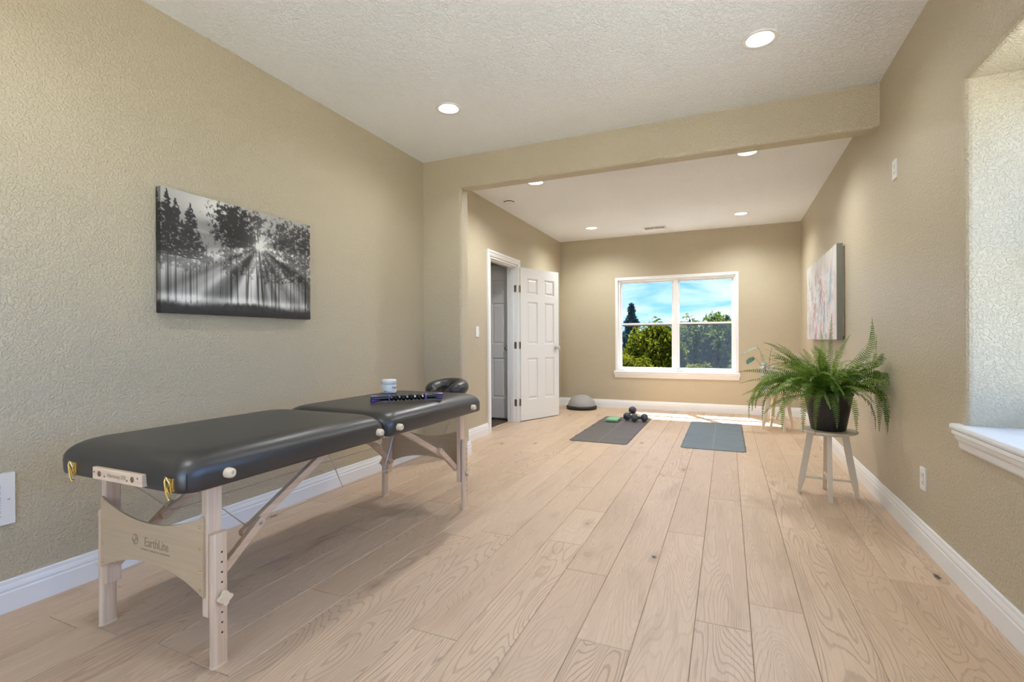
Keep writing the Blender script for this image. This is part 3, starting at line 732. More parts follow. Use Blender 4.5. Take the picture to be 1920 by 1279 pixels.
# ------------------------------------------------------------------ wall plates and register
def plate(name, P, label, cat, kind, loc):
    d = empty(name, loc); tag(d, label, cat)
    mb = MB(); holed(mb, [-0.035, -0.0165, 0.0165, 0.035], [-0.0575, -0.033, 0.033, 0.0575], {(1, 1)}, 0.0065, 0.0, P, 0.0015, 2); mb.build('cover_plate', PLAST, d)
    q = MB()
    if kind == 'rocker':
        for (a, b, c0, c1) in ((-0.0155, 0.0155, -0.032, 0.0), (-0.0155, 0.0155, 0.0, 0.032)):
            dz0, dz1 = (0.011, 0.006) if c0 < 0 else (0.006, 0.0035)
            vs = [P(a, c0, 0), P(b, c0, 0), P(b, c1, 0), P(a, c1, 0), P(a, c0, dz0), P(b, c0, dz0), P(b, c1, dz1), P(a, c1, dz1)]
            q.add(vs, [(0, 1, 2, 3), (4, 5, 6, 7), (0, 1, 5, 4), (1, 2, 6, 5), (2, 3, 7, 6), (3, 0, 4, 7)])
        q.build('rocker', PLAST, d)
    else:
        vs = []
        def bx(q, a, b, c0, c1, t0, t1): 
            vs = [P(u, v, t) for u in (a, b) for v in (c0, c1) for t in (t0, t1)]
            q.add(vs, [(0,1,3,2), (4,6,7,5), (0,4,5,1), (2,3,7,6), (0,2,6,4), (1,5,7,3)])
        bx(q, -0.0155, 0.0155, -0.032, 0.032, 0, 0.0075); q.build('insert', PLAST, d)
        s_ = MB()
        for c in (-0.018, 0.018):
            bx(s_, -0.0075, -0.005, c-0.004, c+0.006, 0.0070, 0.0079); bx(s_, 0.005, 0.0075, c-0.004, c+0.006, 0.0070, 0.0079); bx(s_, -0.0025, 0.0025, c-0.012, c-0.007, 0.0070, 0.0079)
        bx(s_, -0.0165, -0.0155, -0.032, 0.032, 0.0, 0.0066); bx(s_, 0.0155, 0.0165, -0.032, 0.032, 0.0, 0.0066)
        s_.build('slots', DARK, d)['label'] = 'dark socket slots'
    for v in (-0.048, 0.048):
        sw = MB(); sw.add([P(0.0028*math.cos(2*PI*k/10), v+0.0028*math.sin(2*PI*k/10), 0.0069) for k in range(10)], [tuple(range(10))])
        sw.build('screw', CHROME, d)
    return d
plate('light_switch', lambda u, v, t: (t, -u, v), 'white rocker light switch beside the open door', 'switch', 'rocker', (XF, 4.83, 1.176))
plate('wall_socket', lambda u, v, t: (-t, u, v), 'white wall socket low on the right wall below the window sill', 'socket', 'outlet', (XR, 3.19, 0.352))
plate('wall_outlet_plate', lambda u, v, t: (-t, u, v), 'white outlet plate high on the right wall below the beam', 'wall plate', 'outlet', (XR, 3.645, 2.097))
rg = empty('wall_register', (XL, 0, 0)); tag(rg, 'white slotted air register low on the left wall', 'vent')
ub = [0.70, 0.745, 0.975, 1.018]; vb = [0.352, 0.385]
nsl = 13
for i in range(nsl): vb += [0.385+0.0108*i+0.0055, 0.385+0.0108*(i+1)] if False else [0.385+i*0.0105+0.0052, 0.385+(i+1)*0.0105]
vb += [0.557]
mb = MB(); holed(mb, ub, vb, {(1, 1+2*i) for i in range(nsl)}, 0.009, 0.0, lambda u, v, t: (t, u, v)); mb.build('face_plate', PLAST, rg)
MB().box(0.0005, 0.0015, 0.74, 0.98, 0.38, 0.53).build('duct', DARK, rg)['label'] = 'dark duct behind the slots'
MB().lathe([(0.004, 0.009), (0.004, 0.0105), (0, 0.011)], 12, (0, 0.998, 0.454), 'X').build('screw', CHROME, rg)

# ------------------------------------------------------------------ pictures
def vnoise(h, w, fy, fx, seed, octs=4, rough=0.5):
    g = np.random.RandomState(seed); out = np.zeros((h, w)); amp = 1.0; tot = 0
    for o in range(octs):
        ny, nx = int(fy*2**o)+2, int(fx*2**o)+2
        t = g.rand(ny+1, nx+1)
        yy = np.linspace(0, ny-1.001, h); xx = np.linspace(0, nx-1.001, w)
        yi = yy.astype(int); xi = xx.astype(int); fy_ = (yy-yi)[:, None]; fx_ = (xx-xi)[None, :]
        fy_ = fy_*fy_*(3-2*fy_); fx_ = fx_*fx_*(3-2*fx_)
        a = t[yi][:, xi]; b = t[yi][:, xi+1]; c = t[yi+1][:, xi]; d = t[yi+1][:, xi+1]
        out += amp*((a*(1-fx_)+b*fx_)*(1-fy_)+(c*(1-fx_)+d*fx_)*fy_); tot += amp; amp *= rough
    return out/tot
def sstep(a, b, x):
    t = np.clip((x-a)/(b-a), 0, 1); return t*t*(3-2*t)
def forest(h=200, w=310):
    v, u = np.mgrid[0:h, 0:w]; u = u/(w-1.0); v = v/(h-1.0); A = 0.97/0.63
    img = 0.72 - 0.25*v + 0.12*(vnoise(h, w, 3, 4, 1)-0.5)
    img += 0.25*np.exp(-((u-0.30)**2/0.02+(v-0.10)**2/0.03))
    img -= 0.15*np.exp(-((u-0.26)**2/0.004+(v-0.22)**2/0.001))
    su, sv = 0.585, 0.33
    dx = (u-su)*A; dy = v-sv; r = np.hypot(dx, dy); th = np.arctan2(dy, dx)
    # distant pale trunks and mist
    g = np.random.RandomState(5)
    lay = np.zeros((h, w))
    def trunk(x, y0, y1, wd, dark, lean=0.0):
        nonlocal lay
        cx = x + lean*(v-y0); ww = wd*(0.55+0.6*v)
        m = sstep(ww, ww*0.5, np.abs(u-cx))*(v > y0)*(v < y1)
        lay = np.maximum(lay, m*dark)
    for i in range(46): trunk(g.uniform(0.02, 0.98), g.uniform(0.35, 0.62), g.uniform(0.84, 0.92), g.uniform(0.0015, 0.004), g.uniform(0.25, 0.55), g.uniform(-.02, .02))
    for x, y0, wd, dk, ln in ((0.035, 0.05, .006, .8, 0), (0.075, .08, .005, .75, .0), (0.155, .13, .005, .7, 0), (0.19, .2, .004, .6, 0), (.245, .4, .004, .6, 0), (0.395, .12, .008, .8, 0), (0.425, .22, .007, .78, .02),
                              (.50, .3, .006, .75, -.01), (.525, .25, .009, .9, -.04), (.555, .2, .007, .9, .04), (.575, .18, .010, .95, .06), (.68, .4, .006, .75, 0), (.705, .4, .007, .8, .01), (.735, .35, .006, .7, 0), (.83, .3, .006, .7, 0), (.86, .3, .004, .6, 0), (.955, .05, .008, .85, 0), (.90, .4, .004, .6, 0)):
        trunk(x, y0, 0.91, wd, dk, ln)
    fn = vnoise(h, w, 30, 46, 11, 4, 0.75); fn2 = vnoise(h, w, 75, 62, 12, 2, 0.8)
    fol = np.zeros((h, w))
    def crown(cx, cy, rx, ry, d, thr=0.5, conif=False):
        nonlocal fol
        if conif:
            rn = np.interp(v[:, 0]*70, np.arange(72), np.random.RandomState(int(cx*1000)).rand(72))[:, None]
            rn2 = np.interp(v[:, 0]*70, np.arange(72), np.random.RandomState(int(cx*1000)+7).rand(72))[:, None]
            hw = rx*np.clip((v-(cy-ry))/(2*ry), 0.03, 1)**0.8*np.where(u > cx, 0.45+0.95*rn, 0.45+0.95*rn2)
            e_ = 1-np.abs(u-cx)/np.maximum(hw, 1e-3); e_ = np.where((v > cy-ry) & (v < cy+ry), e_, -1)
            m = sstep(0, 0.2, e_)*sstep(0.36, 0.50, fn2*0.7+fn*0.3+0.12*np.clip(e_, 0, 1))
            fol = np.maximum(fol, m*d); return
        else: e_ = 1-np.hypot((u-cx)/rx, (v-cy)/ry)
        m = sstep(-0.25, 0.35, e_+(fn-thr)*2.4)*sstep(thr-0.10, thr+0.03, fn*0.5+fn2*0.5+np.clip(e_, -1, 1)*0.10)
        fol = np.maximum(fol, m*d)
    crown(0.03, .26, .085, .25, .92, .47, True); crown(.075, .30, .085, .23, .88, .47, True); crown(.155, .31, .09, .23, .88, .46, True); crown(.11, .38, .08, .15, .8, .46, True); crown(.20, .42, .06, .12, .75, .46, True); crown(.01, .5, .1, .12, .6, .5)
    crown(.42, .17, .12, .15, .95, .44); crown(.38, .30, .10, .07, .9, .46); crown(.47, .28, .10, .12, .95, .44); crown(.38, .46, .07, .05, .75, .5); crown(.40, .58, .06, .06, .7, .5); crown(.5, .45, .09, .13, .7, .5)
    crown(.56, .12, .07, .12, .75, .5); crown(.235, .52, .06, .05, .65, .5); crown(.09, .56, .12, .08, .55, .5)
    crown(.80, .22, .16, .16, .75, .49); crown(.83, .45, .12, .16, .85, .47); crown(.95, .28, .08, .25, .85, .48); crown(.68, .45, .08, .14, .8, .48); crown(.93, .55, .1, .1, .7, .5); crown(.74, .55, .07, .1, .7, .5); crown(.64, .56, .05, .1, .7, .5)
    dark = np.maximum(lay, fol)
    img = img*(1-dark*0.93)+0.03*dark
    # light shafts
    ang = (th+PI)/(2*PI); k = g.rand(90); k = np.convolve(np.concatenate([k[-2:], k, k[:2]]), [.2, .6, .2], 'valid')
    s_ = np.interp(ang*90, np.arange(len(k)), k); s2 = np.interp((ang*37) % 37, np.arange(38), g.rand(38))
    shaft = sstep(0.35, 0.85, 0.6*s_+0.45*s2)
    fall = np.exp(-r*0.9)*sstep(0.03, 0.15, r)*sstep(-0.12, 0.12, dy+0.12)
    img = img*(1-0.5*(1-shaft)*fall) + 0.50*shaft*fall*(1-0.35*dark)
    img += 0.9*np.exp(-(r/0.04)**2) + 0.25*np.exp(-(r/0.16)**2)
    img -= 0.22*sstep(0.8, 1.0, u)*sstep(0.4, 0.8, v)
    img += 0.35*np.exp(-((v-0.87)/0.035)**2)*(0.5+0.9*vnoise(h, w, 1, 8, 21))*(u < 0.97)
    gr = sstep(-0.02, 0.03, v-(0.90+0.03*(vnoise(h, w, 1, 60, 31, 3, 0.8)-0.5)+0.02*np.sin(u*9)))
    img = img*(1-gr)+gr*(0.10+0.12*vnoise(h, w, 40, 60, 33)*(1-sstep(.92, 1, v)))
    img = np.clip(img, 0.015, 0.98)
    lin = np.clip(img, 0, 1)**1.9
    return np.stack([lin*0.80+0.012, lin*0.765+0.010, lin*0.70+0.008], -1)
def abstract(h=150, w=200):
    v, u = np.mgrid[0:h, 0:w]; u = u/(w-1.0); v = v/(h-1.0)
    base = np.ones((h, w, 3))*np.array([0.60, 0.58, 0.54])
    base += (vnoise(h, w, 3, 20, 2)[..., None]-0.5)*0.25
    def lay(col, mask):
        nonlocal base
        base = base*(1-mask[..., None])+np.array(col)*mask[..., None]
    for i, (col, thr, sy, sx) in enumerate((((0.42, .14, .09), .56, 5, 14), ((.28, .33, .40), .56, 4, 18), ((.16, .17, .22), .62, 6, 22), ((.62, .36, .33), .58, 7, 20), ((.72, .74, .76), .55, 5, 26), ((.22, .38, .42), .62, 5, 16), ((.75, .72, .68), .58, 9, 30))):
        m = sstep(thr, thr+0.08, vnoise(h, w, sy, sx, 40+i, 4, 0.65))
        band = np.exp(-((u-[.45, .55, .5, .6, .5, .80, .4][i])/0.42)**2)*sstep(0.05, 0.3, v)
        lay(col, m*band*0.85)
    lay((.55, .60, .66), sstep(.5, .62, vnoise(h, w, 2, 10, 77))*sstep(.5, 0, u)*0.6)
    lay((.12, .13, .12), np.exp(-((u-0.10)/0.012)**2)*np.exp(-((v-0.22)/0.06)**2)*0.9)
    lay((.10, .11, .13), np.exp(-((u-0.36)/0.018)**2)*np.exp(-((v-0.28)/0.07)**2)*0.7)
    return np.clip(base, 0.02, 0.9)
def picture(name, img, org, udir, vdir, mat, parent):
    """dense printed face: vertex colours carry the flat print. org is the top-left corner"""
    h, w, _ = img.shape
    uu = np.linspace(0, 1, w)[None, :, None]; vv = np.linspace(0, 1, h)[:, None, None]
    P = np.array(org)+uu*np.array(udir)+vv*np.array(vdir)
    P = P.reshape(-1, 3)
    i = np.arange(h*w).reshape(h, w); F = np.stack([i[:-1, :-1], i[1:, :-1], i[1:, 1:], i[:-1, 1:]], -1).reshape(-1, 4)
    me = bpy.data.meshes.new(name); me.from_pydata(P.tolist(), [], F.tolist())
    at = me.color_attributes.new('print', 'FLOAT_COLOR', 'POINT')
    at.data.foreach_set('color', np.concatenate([img.reshape(-1, 3), np.ones((h*w, 1))], 1).astype(np.float32).ravel())
    me.materials.append(mat); me.update()
    o = bpy.data.objects.new(name, me); COL.objects.link(o); o.parent = parent
    return o
fi = forest()
cy0, cy1, cz0, cz1, cd = 1.565, 2.535, 1.228, 1.868, 0.040
c1 = empty('canvas_picture', (XL, 0, 0)); tag(c1, 'black and white forest photo canvas with sun rays, on the left wall', 'picture')
MB().box(0.001, cd-0.0012, cy0+0.0012, cy1-0.0012, cz0+0.0012, cz1-0.0012).build('stretcher_frame', CANVAS_SIDE, c1)
picture('printed_face', fi, (cd, cy0, cz1), (0, cy1-cy0, 0), (0, 0, cz0-cz1), PHOTO, c1)
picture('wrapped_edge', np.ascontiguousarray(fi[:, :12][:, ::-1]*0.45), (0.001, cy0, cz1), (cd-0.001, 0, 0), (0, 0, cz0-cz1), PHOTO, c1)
picture('wrapped_edge', np.ascontiguousarray(fi[:, -12:]), (cd, cy1, cz1), (-cd+0.001, 0, 0), (0, 0, cz0-cz1), PHOTO, c1)
picture('wrapped_edge', np.ascontiguousarray(fi[-8:, :]), (cd, cy0, cz0), (0, cy1-cy0, 0), (-cd+0.001, 0, 0), PHOTO, c1)
c2 = empty('abstract_painting', (XR, 0, 0)); tag(c2, 'pastel abstract painting on deep canvas, on the right wall behind the fern', 'painting')
ay0, ay1, az0, az1 = 5.03, 6.76, 1.07, 1.905
MB().box(-0.062, -0.016, ay0, ay1, az0, az1, 0.002).build('canvas_block', CANVAS_SIDE, c2)['label'] = 'grey-green painted canvas edge'
picture('painted_face', abstract(), (-0.0628, ay1-0.002, az1-0.002), (0, ay0-ay1+0.004, 0), (0, 0, az0-az1+0.004), ABSTR, c2)
mb = MB(); holed(mb, [ay0+.03, ay0+.07, ay1-.07, ay1-.03], [az0+.03, az0+.07, az1-.07, az1-.03], {(1, 1)}, -0.016, -0.001, PR); mb.build('back_frame', MAPLE_Z, c2)

# ------------------------------------------------------------------ massage table
TX0, TX1, TY0, TYM, TY1, TZ0, TZ1 = -2.212, -1.500, 0.962, 1.928, 2.935, 0.612, 0.732
T = empty('massage_table', (-1.86, 1.945, 0)); tag(T, 'black padded folding massage table on pale wooden legs', 'massage table')
inv = Matrix.Translation((1.86, -1.945, 0))
def tp(mb, name, mat, parent=T):
    return mb.xf(inv).build(name, mat, parent)
def rrect(cx, cy, a, b, r, n=7):
    pts = []
    for (sx, sy, a0) in ((1, 1, 0), (-1, 1, PI/2), (-1, -1, PI), (1, -1, 3*PI/2)):
        for k in range(n+1):
            t = a0+k/n*PI/2; pts.append((cx+sx*(a-r)+r*math.cos(t), cy+sy*(b-r)+r*math.sin(t)))
    return pts
def pad(y0, y1):
    mb = MB(); cx, cy, a, b = (TX0+TX1)/2, (y0+y1)/2, (TX1-TX0)/2, (y1-y0)/2
    R = 0.066; rings = []
    rings.append((TZ0, 0.010, 0.050)); rings.append((TZ0+0.003, 0.003, 0.055)); rings.append((TZ0+0.02, 0.0, 0.058)); rings.append((TZ1-R-0.005, -0.002, 0.062))
    for k in range(1, 9):
        t = k/8*PI/2; rings.append((TZ1-R+R*math.sin(t)*0.97, R*1.15*(1-math.cos(t))-0.002*(1-k/8), 0.062+0.018*k/8))
    rings += [(TZ1-0.0008, R*1.15+0.03, 0.075), (TZ1+0.0005, R*1.15+0.10, 0.06), (TZ1+0.001, R*1.15+0.18, 0.04)]
    vs = []; n = 0
    for z, ins, r in rings:
        p = rrect(cx, cy, a-ins, b-ins, max(r, 0.01)); n = len(p); vs += [(x_, y_, z) for x_, y_ in p]
    fs = [(i*n+k, i*n+(k+1) % n, (i+1)*n+(k+1) % n, (i+1)*n+k) for i in range(len(rings)-1) for k in range(n)]
    mb.add(vs, fs + [tuple(range((len(rings)-1)*n, len(rings)*n))], True)
    mb.add(vs[:n], [tuple(reversed(range(n)))])
    return mb
for (a, b) in ((TY0, TYM-0.003), (TYM+0.003, TY1)):
    po = tp(pad(a, b), 'padded_top', VINYL)
    for sx in (TX0, TX1):
        for y_ in (a, b):
            dx = 0.016 if sx < -1.8 else -0.016; dy = 0.016 if y_ == a else -0.016
            tp(MB().tube([(sx+dx, y_+dy, TZ0+0.004), (sx+dx*0.93, y_+dy*0.93, TZ0+0.03), (sx+dx*1.0, y_+dy*1.0, TZ0+0.062)], 0.0013, 6), 'corner_seam', BLACKR, po)
# wooden rail under the pads
for (a, b) in ((TY0+0.03, TYM-0.01), (TYM+0.01, TY1-0.03)):
    tp(MB().box(TX1-0.055, TX1-0.03, a, b, TZ0-0.004, TZ0+0.01), 'rail', MAPLE_Y); tp(MB().box(TX0+0.03, TX0+0.055, a, b, TZ0-0.004, TZ0+0.01), 'rail', MAPLE_Y)
# cream buttons on the side
for y_ in (1.100, 1.858, 2.010, 2.780):
    tp(MB().lathe([(0.017, -0.006), (0.017, 0.012), (0.0155, 0.022), (0.011, 0.027), (0.004, 0.0275), (0.004, 0.024), (0.0, 0.024)], 20, (TX1+0.001, y_, 0.652), 'X'), 'side_button', CREAM)['label'] = 'cream plastic button'
# plaque on the near end
px0, px1, pz0, pz1 = -1.955, -1.685, 0.622, 0.662
pl = tp(MB().box(px0, px1, TY0-0.014, TY0+0.004, pz0, pz1, 0.003), 'handle_plaque', MAPLE_X); pl['label'] = 'pale wooden handle plaque'
pc = (px0+px1)/2; pzc = (pz0+pz1)/2
for dx, r in ((-0.095, 0.0095), (0.085, 0.0095)):
    tp(MB().lathe([(r, 0.0), (r, -0.0006), (0, -0.0006)], 18, (pc+dx, TY0-0.0142, pzc), 'Y'), 'plaque_hole', BURN, pl)
for dx, dz in ((-0.125, .004), (-0.066, -.006), (0.057, -.007), (0.112, .006)):
    tp(MB().lathe([(0.0032, 0.0), (0.0032, -0.0006), (0, -0.0006)], 12, (pc+dx, TY0-0.0142, pzc+dz), 'Y'), 'plaque_screw', BURN, pl)
MX = inv @ Matrix.Translation((pc, TY0-0.0143, pzc)) @ Matrix.Rotation(PI/2, 4, 'X')
text_part('plaque_lettering', 'Harmony DX', 0.019, BURN2, pl, MX, shear=0.2, width=0.95)
# brass latches
for x_ in (-2.085, -1.560):
    lt = tp(MB().box(x_-0.012, x_+0.012, TY0-0.006, TY0+0.004, 0.622, 0.662, 0.002), 'latch', BRASS); lt['label'] = 'brass latch'
    loop = [(x_+0.011*math.cos(t), TY0-0.012-0.006*math.sin(t), 0.640+0.026*math.sin(t)) for t in np.linspace(0, 2*PI, 19)]
    tp(MB().tube(loop, 0.0024, 7, caps=False), 'latch_loop', BRASS, lt)
    hook = [(x_-0.002, TY0-0.010, 0.662), (x_-0.004, TY0-0.016, 0.668), (x_-0.006, TY0-0.018, 0.655), (x_-0.003, TY0-0.016, 0.62), (x_, TY0-0.014, 0.604), (x_+0.003, TY0-0.012, 0.597), (x_+0.006, TY0-0.010, 0.604)]
    tp(MB().tube(hook, 0.003, 7), 'latch_hook', BRASS, lt)
CX = -1.876
def mir(x, s): return CX + s*(x-CX)
def bar(A, B, w, t, xw):
    """flat bar from A to B in the YZ plane; w wide in plane, xw thick in X at x centre"""
    A = Vector((0, A[0], A[1])); B = Vector((0, B[0], B[1])); d = (B-A).normalized(); n = Vector((0, -d.z, d.y))
    o = []
    for c, sg in ((B, 1), (A, -1)):
        for k in range(7):
            a = -PI/2+PI*k/6
            o.append(c+sg*(d*math.cos(a)*w/2*0.6+n*math.sin(a)*w/2))
    return [(p.y, p.z) for p in o]
def legset(yc, sg):
    """one folding end: two legs with extensions, braces, arched panel. sg=-1 panel faces the near side"""
    for s in (1, -1):
        def mx(a, b): p, q = mir(a, s), mir(b, s); return min(p, q), max(p, q)
        a, b = mx(-1.604, -1.575)
        lg = tp(MB().box(a, b, yc-0.026, yc+0.026, 0.165, TZ0+0.004, 0.004), 'leg', MAPLE_Z)
        a, b = mx(-1.574, -1.548)
        out = [(yc+0.028*(1 if k < 8 else -1)*1.0, 0) for k in range(0)]
        # extension: board with rounded long edges
        q = MB(); n = 10
        xc_, hw = (a+b)/2, (b-a)/2
        ring = []
        for k in range(n+1):
            t = -PI/2+PI*k/n; ring.append((xc_+hw*math.sin(t)*1.0, yc+0.016+hw*math.cos(t)))
        for k in range(n+1):
            t = PI/2+PI*k/n; ring.append((xc_+hw*math.sin(t), yc-0.016+hw*math.cos(t)))
        q.prism(ring, 0.006, 0.443, 'XY')
        ex = tp(q, 'leg_extension', MAPLE_Z, lg)
        q = MB().prism([(xc_+(x_-xc_)*1.06, yc+(y_-yc)*1.04) for x_, y_ in ring], 0.0, 0.008, 'XY'); tp(q, 'foot', CREAM, lg)
        if s > 0:
            for k in range(9):
                if k == 4: continue
                tp(MB().lathe([(0.0034, 0.0), (0.0034, 0.0007), (0, 0.0007)], 10, (b, yc+0.004, 0.378-k*0.0335), 'X'), 'peg_hole', INK, lg)
        # star knob
        star = [((0.021+0.004*math.cos(4*t))*math.cos(t), (0.021+0.004*math.cos(4*t))*math.sin(t)) for t in np.linspace(0, 2*PI, 33)[:-1]]
        xo = b if s > 0 else a
        q = MB().prism([(yc+0.004+p*1.0, 0.228+r_) for p, r_ in star], xo+s*0.008, xo+s*0.022, 'YZ'); q.tube([(xo, yc+0.004, 0.228), (xo+s*0.010, yc+0.004, 0.228)], 0.009, 10)
        tp(q, 'clamp_knob', CREAM, lg)['label'] = 'cream clamp knob'
        # braces: lower and upper bars meeting at a joint
        sy = -sg   # direction to the table centre
        J = (yc+sy*0.175, 0.385)
        l0, l1 = (yc+sy*0.005, 0.243), (J[0]+sy*0.035, J[1]+0.022)
        a, b = mx(-1.628, -1.606)
        tp(MB().prism(bar(l0, l1, 0.030, 0, 0), a, b, 'YZ'), 'lower_brace', MAPLE_Y)
        a, b = mx(-1.652, -1.630)
        tp(MB().prism(bar((J[0]-sy*0.02, J[1]-0.014), (yc+sy*0.60, 0.606), 0.030, 0, 0), a, b, 'YZ'), 'upper_brace', MAPLE_Y)
        for p in (l1, l0):
            xx = mir(-1.606, s)
            tp(MB().lathe([(0.007, 0), (0.007, s*0.002), (0, s*0.0025)], 12, (xx if s > 0 else xx, p[0]-sy*0.010*(1 if p is l1 else -1), p[1]-0.006*(1 if p is l1 else -1)), 'X'), 'brace_bolt', STEEL)
        xw = mir(-1.660, s)
        tp(MB().tube([(xw, yc-sy*0.03, 0.598), (xw, J[0]+sy*0.002, J[1]+0.008)], 0.0019, 6), 'cable', STEEL)
    # arched plywood panel
    xa, xb = mir(-1.586, -1), -1.586
    yf = yc+sg*0.027
    w_ = (xb-xa)/2; xm = (xa+xb)/2
    o = []
    for k in range(25):
        u_ = -1+2*k/24; zt = 0.438+0.062*abs(u_)**2.0
        o.append((xm+w_*u_, zt))
    rr_ = 0.02
    o[0] = (o[0][0], o[0][1]-0.012); o.insert(1, (xm-w_+0.008, o[0][1]+0.012)); o[-1] = (o[-1][0], o[-1][1]-0.012); o.insert(-1, (xm+w_-0.008, o[-1][1]+0.012))
    for k in range(25):
        u_ = 1-2*k/24; zb = 0.300-0.068*abs(u_)**2.2
        o.append((xm+w_*u_, zb))
    pn = tp(MB().prism(o, yf, yf+sg*0.008, 'XZ'), 'arched_panel', PLY)
    for s in (1, -1):
        for z in (0.465, 0.395, 0.325, 0.258):
            tp(MB().lathe([(0.0045, 0), (0.0045, sg*0.0012), (0, sg*0.0024)], 10, (xm+s*(w_-0.014), yf+sg*0.008, z), 'Y'), 'panel_screw', BRASS, pn)
    return pn, xm, yf+sg*0.008
pn, xm, yf = legset(1.110, -1)
legset(2.790, 1)
# long cables with their droppers
for s in (1, -1):
    xw = mir(-1.660, s)
    tp(MB().tube([(xw, 1.29, 0.388), (xw, 1.80, 0.392), (xw, 2.10, 0.392), (xw, 2.61, 0.388)], 0.0016, 6), 'cable', STEEL)
    for (ya, yb) in ((1.695, 1.80), (2.205, 2.10)):
        for d_ in (-0.004, 0.004):
            tp(MB().tube([(xw, ya+d_, 0.606), (xw, yb, 0.392)], 0.0015, 6), 'cable', STEEL)
# burned logo on the near panel
LM = lambda x_, z_: inv @ Matrix.Translation((x_, yf-0.0006, z_)) @ Matrix.Rotation(PI/2, 4, 'X')
lx = xm-0.075; lz = 0.372
text_part('burned_lettering', 'EarthLite', 0.046, BURN2, pn, LM(xm+0.045, lz-0.002), width=0.80)
g = MB(); n = 28
g.add([(lx+0.020*math.cos(2*PI*k/n)*0.95, yf-0.0004, lz+0.020*math.sin(2*PI*k/n)) for k in range(n)], [tuple(range(n))])
tp(g, 'burned_globe', BURN2, pn)
for pts in ([(-.013, .012), (-.004, .016), (.002, .010), (.001, .002), (-.006, -.002), (-.013, .002)], [(.003, -.003), (.010, -.001), (.012, -.009), (.006, -.015), (.002, -.010)], [(.006, .012), (.013, .008), (.010, .004)]):
    tp(MB().prism([(lx+a_, lz+b_) for a_, b_ in pts], yf-0.0010, yf-0.0005, 'XZ'), 'globe_landmass', PLY, pn)
for (a_, b_) in ((-0.042, -0.006), (-0.001, 0.006), (0.012, 0.046), (0.052, 0.060), (0.066, 0.118)):
    tp(MB().box(xm+a_, xm+b_, yf-0.001, yf-0.0003, lz-0.031, lz-0.0265), 'tagline_mark', BURN2, pn)

# face cradle at the far end
F = empty('face_cradle', (-1.868, 3.085, 0)); tag(F, 'black horseshoe face cushion on a cradle at the far end of the massage table', 'face cradle')
q = MB()
pts = []; rs = []
for k in range(37):
    t = math.radians(-90+34) + math.radians(292)*k/36
    rr_ = 0.100
    pts.append((rr_*1.02*math.cos(t), rr_*1.06*math.sin(t), 0.733+0.018*math.sin(t)))
    e_ = min(k, 36-k)/36
    rs.append(0.050*min(1, 0.35+0.65*math.sin(min(1, e_/0.13)*PI/2)) if e_ < 0.13 else 0.050)
pts = [(pts[0][0]+0.012, pts[0][1]-0.022, pts[0][2])] + pts + [(pts[-1][0]-0.012, pts[-1][1]-0.022, pts[-1][2])]
rs = [0.008] + rs + [0.008]
q.tube(pts, rs, 18, scale=(1.0, 1.12))
q.build('cushion', CUSH, F)
q = MB()
ro, ri, n = 0.128, 0.075, 30
oo = [(ro*math.cos(math.radians(-60+300*k/n)), ro*math.sin(math.radians(-60+300*k/n))) for k in range(n+1)] + [(ri*math.cos(math.radians(240-300*k/n)), ri*math.sin(math.radians(240-300*k/n))) for k in range(n+1)]
q.prism(oo, 0.668, 0.682, 'XY'); q.build('platform', MAPLE_X, F)
for s in (-1, 1):
    MB().tube([(s*0.098, -0.149, 0.652), (s*0.098, 0.03, 0.655), (s*0.098, 0.045, 0.668)], 0.008, 10).build('support_rod', MAPLE_Y, F)

# jar of cream
jar = empty('cream_jar', (-2.055, 2.66, TZ1+0.002)); tag(jar, 'squat white cream jar with lid, behind the roller stick', 'jar')
MB().lathe([(0.040, 0), (0.047, 0.003), (0.048, 0.008), (0.048, 0.054), (0.046, 0.058)], 36).build('body', JARW, jar)
MB().lathe([(0.047, 0.058), (0.0495, 0.060), (0.0495, 0.082), (0.046, 0.089), (0.040, 0.091), (0.0, 0.091)], 36).build('lid', JARW, jar)
q = MB(); n = 16
def cyl_patch(q, r, a0, a1, z0f, z1f):
    vs = []
    for k in range(n+1):
        a = a0+(a1-a0)*k/n; vs += [(r*math.cos(a), r*math.sin(a), z0f(k/n)), (r*math.cos(a), r*math.sin(a), z1f(k/n))]
    q.add(vs, [(2*k, 2*k+2, 2*k+3, 2*k+1) for k in range(n)])
fa = math.atan2(-2.66, 2.055)
cyl_patch(q, 0.0484, fa-0.75, fa+0.55, lambda u_: 0.006, lambda u_: 0.022-0.014*u_)
q.build('label_print', LABEL, jar, fixn=False)['label'] = 'grey printed wave'
a_ = fa+0.75
text_part('lettering', 'Free', 0.020, INK, jar, Matrix.Translation((0.0488*math.cos(a_), 0.0488*math.sin(a_), 0.038)) @ Matrix.Rotation(a_+PI/2, 4, 'Z') @ Matrix.Rotation(PI/2, 4, 'X'))

